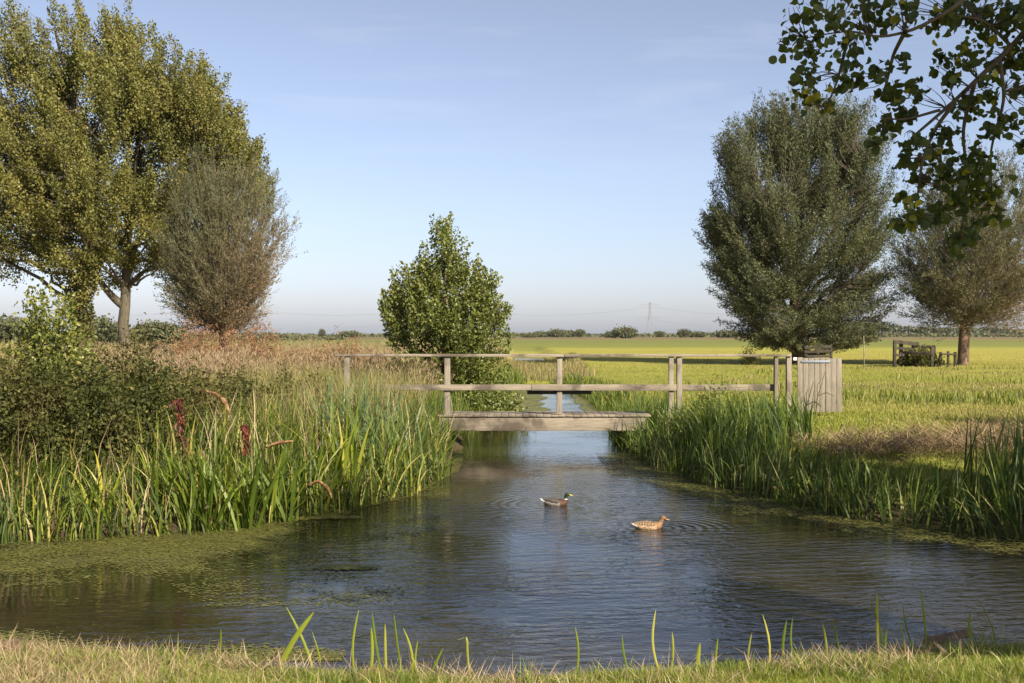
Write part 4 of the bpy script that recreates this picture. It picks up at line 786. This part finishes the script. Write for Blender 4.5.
T_ = [(625, 480, 14, 8, 'round distant tree just left of the large willow'), (611, 520, 8, 5, 'low distant tree left of the round one'), (684, 560, 9, 7.5, 'small upright distant tree between pylon and large willow'), (697, 600, 12, 4.5, 'low distant tree right of the small upright one'),
      (728, 560, 16, 5, 'flat distant tree touching the large willow crown'), (557, 620, 14, 7, 'distant tree right of the cone-shaped alder'), (580, 600, 8, 7.5, 'pointed distant tree between alder and pylon'), (567, 640, 14, 6, 'low distant tree beside the pointed one'), (660, 620, 8, 6, 'tiny distant tree right of the pylon foot'),
      (322, 560, 5, 8, 'tiny dark distant tree left of the cone-shaped alder'), (350, 600, 14, 5, 'low distant tree near the left of the alder'), (540, 640, 12, 5, 'low distant tree nearest the alder on its right'), (530, 560, 9, 3, 'distant bush at the right foot of the alder'),
      (5, 190, 9, 5.2, 'grey-green tree on the horizon at the left edge'), (24, 200, 8, 4.6, 'low rounded tree on the horizon behind the sapling'), (98, 190, 7, 5.5, 'far tree seen between the two poplar trunks'), (112, 205, 5, 4.3, 'far low tree seen beside the forked trunk'), (140, 200, 5, 3.8, 'far low tree right of the forked trunk'), (157, 190, 7, 4.4, 'far rounded tree between forked trunk and small willow'), (172, 205, 6, 4.0, 'far tree touching the small willow'), (-20, 200, 10, 5, 'far tree past the left edge')]
for px, d, w, h, lab in T_: far_tree(px, d, w*(.8 if d > 300 else 1), h*(.55 if d > 300 else .85), lab)
# far-off wood and hedge lines
def farwood(name, x0, x1, d, h, n, lab, leafs):
    x = rng.uniform((x0-CX)/F*d, (x1-CX)/F*d, n); y = d+rng.uniform(-15, 15, n); prof = h*(.65+.35*wob(x, y*0, 25/d, 3)+.15*wob(x, 0*x, 90/d, 1)); z = .5+prof*rng.random(n)**.7
    tag(mk(name, *(lambda r: (r[0], r[1]))(leaves(np.stack([x, y, z], 1), rvec(n), leafs, leafs*.8)), M['farleaf'], v=np.repeat(rng.random(n), 2)), lab, 'wood', kind='stuff')
farwood('far_wood', 885, 1200, 1500, 13, 9000, 'hazy far-off wood on the horizon at the right', 5)
farwood('far_hedge', -300, 1400, 700, 2.6, 16000, 'low dark scrub line running along the whole horizon', 1.6)
farwood('far_hedge', -300, 340, 320, 1.6, 9000, 'scrubby reed line at the far edge of the left meadow', .8)

# ------------------------------------------------------------------ pylons and power lines
pyl = []
DP = 1400.
def bar(A, B, r): return (np.array([A, B], float), [r, r])
def pylon_mesh(h, w):
    p = []; L = [(0, w/2), (h*.62, w*.14), (h, w*.08)]
    def hw(z): return np.interp(z, [a for a, _ in L], [b for _, b in L])
    zs = [0, h*.2, h*.36, h*.5, h*.62, h*.74, h*.87, h]
    for sx in (-1, 1):
        for sy in (-1, 1):
            for a, b2 in zip(zs[:-1], zs[1:]):
                p.append(bar((sx*hw(a), sy*hw(a), a), (sx*hw(b2), sy*hw(b2), b2), .2)); p.append(bar((sx*hw(a), sy*hw(a), a), (-sx*hw(b2), sy*hw(b2), b2), .12))
    return tubes(p, 4)
def arm_mesh(z, span, h):
    p = []
    for s in (-1, 1): p += [bar((0, 0, z), (s*span, 0, z), .22), bar((0, 0, z+h*.05), (s*span, 0, z), .15), bar((s*span, 0, z), (s*span, 0, z-1.8), .12)]
    return tubes(p, 4)
hp = 41.
first = None
labs = {650: 'lattice power pylon standing on the horizon near the centre', 440: 'power pylon hidden behind the cone-shaped alder', 862: 'power pylon hidden behind the large willow', 228: 'power pylon hidden behind the small willow'}
for px in (650, 440, 862, 228):
    x = (px-CX)/F*DP
    if first is None:
        root = empty('power_pylon', (x, DP, .3)); first = root
        V, f, _ = pylon_mesh(hp, 9); mk('lattice_mast', V, f, M['steel'], root)
        V, f, _ = arm_mesh(hp*.93, 11, hp); mk('cross_arm', V, f, M['steel'], root)
        V, f, _ = arm_mesh(hp*.55, 15, hp); mk('cross_arm', V, f, M['steel'], root)
    else:
        root = first.copy(); COL.objects.link(root); root.location = (x, DP, .3)
        for ch in list(first.children): c = ch.copy(); COL.objects.link(c); c.parent = root
    tag(root, labs[px], 'pylon', 'pylons along the horizon'); pyl.append(x)
xs = sorted(pyl)+[(1075-CX)/F*DP]; xs = [(10-CX)/F*DP]+xs
for k, (z, nm) in enumerate(((hp*.93-1.8, 'upper'), (hp*.55-1.8, 'lower'))):
    ps_ = []
    for sy in (-1, 1):
        for a, b2 in zip(xs[:-1], xs[1:]):
            q = np.linspace(0, 1, 17); ps_.append((np.stack([a+(b2-a)*q, np.full(17, DP+sy*4.), z-11*4*q*(1-q)], 1), np.full(17, .09)))
    V, f, _ = tubes(ps_, 3); tag(mk('power_line', V, f, M['steel']), f'{nm} pair of thin power lines sagging between the pylons', 'power line')

# ------------------------------------------------------------------ ducks
def loft(secs, n=16):
    """secs: (x,z, half width y, half height, tilt) along the body -> V,f"""
    Vs = []; a = np.arange(n)/n*2*np.pi
    for x, z, ry, rz, tl in secs:
        o = np.stack([-np.sin(tl)*np.sin(a)*rz, np.cos(a)*ry, np.cos(tl)*np.sin(a)*rz], 1); Vs.append(o+np.array([x, 0, z]))
    k = len(secs); I = np.arange(k*n).reshape(k, n)
    f = np.stack([I[:-1], np.roll(I[:-1], -1, 1), np.roll(I[1:], -1, 1), I[1:]], -1).reshape(-1, 4)
    V = np.concatenate(Vs+[np.array([[secs[0][0]-.005, 0, secs[0][1]], [secs[-1][0]+.004, 0, secs[-1][1]]])])
    c0 = np.stack([np.full(n, k*n), np.roll(I[0], -1), I[0]], 1); c1 = np.stack([np.full(n, k*n+1), I[-1], np.roll(I[-1], -1)], 1)
    return V, [f, np.concatenate([c0, c1])]
#      x      z     ry    rz   tilt(section plane normal goes along the spine)
BODY = [(-.275, .075, .008, .006, 0), (-.25, .07, .028, .014, 0), (-.215, .06, .05, .032, 0), (-.16, .045, .078, .058, 0), (-.09, .035, .098, .075, 0), (-.01, .03, .105, .082, 0), (.07, .03, .1, .082, .05),
        (.125, .038, .083, .076, .2), (.158, .06, .06, .058, .6), (.172, .088, .042, .042, 1.05), (.176, .118, .032, .034, 1.35), (.178, .145, .029, .032, 1.4), (.182, .168, .031, .034, 1.3), (.19, .188, .034, .036, .95), (.205, .2, .034, .035, .45), (.222, .2, .03, .03, .1), (.238, .196, .021, .022, 0), (.247, .192, .012, .015, 0)]
def duckmat(name, stops, flank, back, spots):
    m, t, out = nt(name); o = objco(t); s = t.nodes.new('ShaderNodeSeparateXYZ'); t.links.new(o, s.inputs[0])
    # colour patches are the plumage itself, laid out along the body
    par = math_(t, 'ADD', math_(t, 'MULTIPLY_ADD', s.outputs[0], 1.4, .45), math_(t, 'MULTIPLY', math_(t, 'MAXIMUM', math_(t, 'SUBTRACT', s.outputs[2], .085), 0.0), math_(t, 'GREATER_THAN', s.outputs[0], .1)))
    body = mix(t, math_(t, 'MULTIPLY_ADD', s.outputs[2], 30, -1.7, clamp=True), flank, back)
    hz = math_(t, 'MULTIPLY', math_(t, 'GREATER_THAN', s.outputs[0], .1), math_(t, 'MULTIPLY', s.outputs[2], 4.0), clamp=True)
    n = noise(t, 60, 3, mapv(t, o, (.6, 1, 1)), .7)
    c = ramp(t, stops, s.outputs[0]) if False else body
    tail = math_(t, 'LESS_THAN', s.outputs[0], -.19); c = mix(t, tail, c, stops[0])
    breast = math_(t, 'MULTIPLY_ADD', s.outputs[0], 28, -2.2, clamp=True); c = mix(t, breast, c, stops[1])
    ring = math_(t, 'MULTIPLY', math_(t, 'GREATER_THAN', s.outputs[2], .112), math_(t, 'GREATER_THAN', s.outputs[0], .1)); c = mix(t, ring, c, stops[2])
    head = math_(t, 'MULTIPLY', math_(t, 'GREATER_THAN', s.outputs[2], .124), math_(t, 'GREATER_THAN', s.outputs[0], .1)); c = mix(t, head, c, stops[3])
    c = mix(t, math_(t, 'MULTIPLY', math_(t, 'MULTIPLY_ADD', n, 7, -3.3, clamp=True), spots), c, (.07, .04, .02))
    princ(t, out, c, .6, .3, n, .004); return m
M['drake'] = duckmat('drake_plumage', [(.85, .85, .82), (.075, .032, .022), (.7, .7, .68), (.012, .035, .016)], (.25, .22, .19), (.05, .036, .028), .5)
M['hen'] = duckmat('hen_plumage', [(.6, .5, .4), (.24, .13, .06), (.24, .14, .065), (.2, .11, .05)], (.44, .3, .17), (.2, .115, .055), 1.0)
def wingmat(name, a, b2, c2):
    m, t, out = nt(name); o = objco(t); w = t.nodes.new('ShaderNodeTexWave'); w.inputs['Scale'].default_value = 14; w.inputs['Distortion'].default_value = 3; w.inputs['Detail'].default_value = 2
    t.links.new(o, w.inputs['Vector']); c = ramp(t, [(0, a), (.6, b2), (1, c2)], w.outputs['Fac']); princ(t, out, c, .6, .3, w.outputs['Fac'], .004); return m
M['drake_wing'] = wingmat('drake_wing', (.025, .018, .014), (.06, .045, .035), (.17, .14, .12)); M['hen_wing'] = wingmat('hen_wing', (.04, .022, .012), (.22, .12, .055), (.5, .36, .2))
m_, t_, o_ = nt('yellow_bill'); princ(t_, o_, (.62, .5, .05), .4, .4); M['bill'] = m_
m_, t_, o_ = nt('orange_bill'); princ(t_, o_, (.42, .22, .08), .45, .4); M['bill_hen'] = m_
m_, t_, o_ = nt('duck_eye'); princ(t_, o_, (.01, .008, .006), .1, .6); M['eye'] = m_
def duck(px, py, size, rz, body, wing, bill, lab, lowhead=0):
    d = H*F/(py-HY); x = (px-CX)/F*d; root = empty('duck', (x, d, -.012), rz); tag(root, lab, 'duck', 'pair of ducks'); root.scale = (size,)*3
    secs = BODY if not lowhead else [(s[0]+(.02 if i > 10 else 0), s[1]-(lowhead*(i-9)/8 if i > 9 else 0), s[2]*(1.18 if i > 8 else 1.06), s[3]*(1.12 if i > 8 else 1.0), s[4]) for i, s in enumerate(BODY)]
    V, f = loft(secs); o = mk('body', V, f, M[body], root, smooth=True); ss = o.modifiers.new('sub', 'SUBSURF'); ss.levels = ss.render_levels = 1
    dz = -lowhead; dx = .02 if lowhead else 0
    for s in (-1, 1):   # folded wings, pointed toward the tail
        W = [(-.235, .088, .004, .003, 0), (-.2, .088, .014, .012, 0), (-.13, .083, .026, .028, 0), (-.04, .075, .033, .042, 0), (.04, .07, .028, .04, 0), (.085, .066, .012, .022, 0)]
        V, f = loft(W, 10); V[:, 1] += s*np.interp(V[:, 0], [-.235, -.1, .085], [.018, .062, .078]); o = mk('wing', V, f, M[wing], root, smooth=True)
        Q, f = blob(.0055, .0035, .0055, 0, 8, 6); o = mk('eye', Q+np.array([.212+dx, s*.031, .206+dz]), f, M['eye'], root, smooth=True)
    Bl = [(.232, .194, .014, .013, 0), (.25, .189, .0135, .010, 0), (.27, .184, .014, .0065, 0), (.288, .181, .015, .0045, 0), (.3, .18, .010, .003, 0)]
    V, f = loft([(a+dx, b2+dz, c, e, g) for a, b2, c, e, g in Bl], 10); mk('bill', V, f, M[bill], root, smooth=True)
    # upturned tail feathers
    V, f = loft([(-.285, .1, .009, .002, 0), (-.26, .088, .022, .005, 0), (-.22, .072, .03, .01, 0)], 8); mk('tail', V, f, M['white'] if body == 'drake' else M[body], root, smooth=True)
duck(556, 504.5, .8, R(-22), 'drake', 'drake_wing', 'bill', 'drake with a dark green head and yellow bill, farther from the viewer')
duck(649, 528, .78, R(4), 'hen', 'hen_wing', 'bill_hen', 'tan speckled female duck, nearer to the viewer', .045)

# ------------------------------------------------------------------ air
m, t, out = nt('thin_haze'); v_ = t.nodes.new('ShaderNodeVolumePrincipled'); v_.inputs['Color'].default_value = (.84, .92, 1, 1); v_.inputs['Density'].default_value = .00004; v_.inputs['Anisotropy'].default_value = .2
t.links.new(v_.outputs[0], out.inputs['Volume'])
V, f, v = box(-2900, 2900, -50, 4150, -1.5, 60); tag(mk('haze', V, f, m), 'thin pale summer haze lying over the whole polder', 'haze', kind='stuff')

# ------------------------------------------------------------------ light and camera
az = R(SUN_AZ); el = R(SUN_EL)
sun = bpy.data.lights.new('sun', 'SUN'); sun.energy = 5.0; sun.angle = R(.53); sun.color = (1, .9, .74)
so = bpy.data.objects.new('sun', sun); COL.objects.link(so)
import mathutils
sd = mathutils.Vector((math.sin(az)*math.cos(el), -math.cos(az)*math.cos(el), math.sin(el)))
so.rotation_euler = sd.to_track_quat('Z', 'Y').to_euler(); so.location = (20, -20, 30)
w = bpy.data.worlds.new('World'); sc.world = w; w.use_nodes = True; t = w.node_tree; bg = t.nodes['Background']
sky = t.nodes.new('ShaderNodeTexSky'); sky.sky_type = 'NISHITA'; sky.sun_disc = False; sky.sun_elevation = el; sky.sun_rotation = R(180)-az
sky.air_density = 1.0; sky.dust_density = 1.0; sky.ozone_density = 1.2; sky.altitude = 0
tc = t.nodes.new('ShaderNodeTexCoord').outputs['Generated']
hs = t.nodes.new('ShaderNodeHueSaturation'); hs.inputs['Saturation'].default_value = .82; t.links.new(sky.outputs[0], hs.inputs['Color'])
sv = t.nodes.new('ShaderNodeSeparateXYZ'); t.links.new(tc, sv.inputs[0])
skyc = mix(t, 1.0, hs.outputs[0], ramp(t, [(0, (.90, .93, 1.22)), (.1, (.94, .94, 1.10)), (.3, (1.0, .93, .97)), (1, (1, .95, .97))], sv.outputs[2]), 'MULTIPLY')
ci = noise(t, 2.2, 7, mapv(t, tc, (1.2, 1, 9), (0, R(12), 0)), .62, .4)
cf = math_(t, 'MULTIPLY', math_(t, 'MULTIPLY_ADD', ci, 4, -2.0, clamp=True), math_(t, 'MULTIPLY', math_(t, 'MULTIPLY_ADD', sv.outputs[2], 6, -.6, clamp=True), .3))
t.links.new(mix(t, cf, skyc, (7., 7., 7.6)), bg.inputs[0]); bg.inputs[1].default_value = .066
cam = bpy.data.cameras.new('camera'); co = bpy.data.objects.new('camera', cam); COL.objects.link(co); sc.camera = co
cam.sensor_width = 36; cam.lens = F/1024*36; cam.shift_y = -7.5/1024; cam.clip_end = 9000; co.location = (0, 0, H); co.rotation_euler = (R(90), 0, 0)
vs_ = sc.view_settings; vs_.view_transform = 'Standard'; vs_.look = 'None'; vs_.exposure = 1.17; vs_.gamma = 1; vs_.use_curve_mapping = False
sc.cycles.max_bounces = 6; sc.cycles.transparent_max_bounces = 4; sc.cycles.volume_bounces = 0; sc.cycles.sample_clamp_indirect = 4; sc.cycles.use_denoising = True
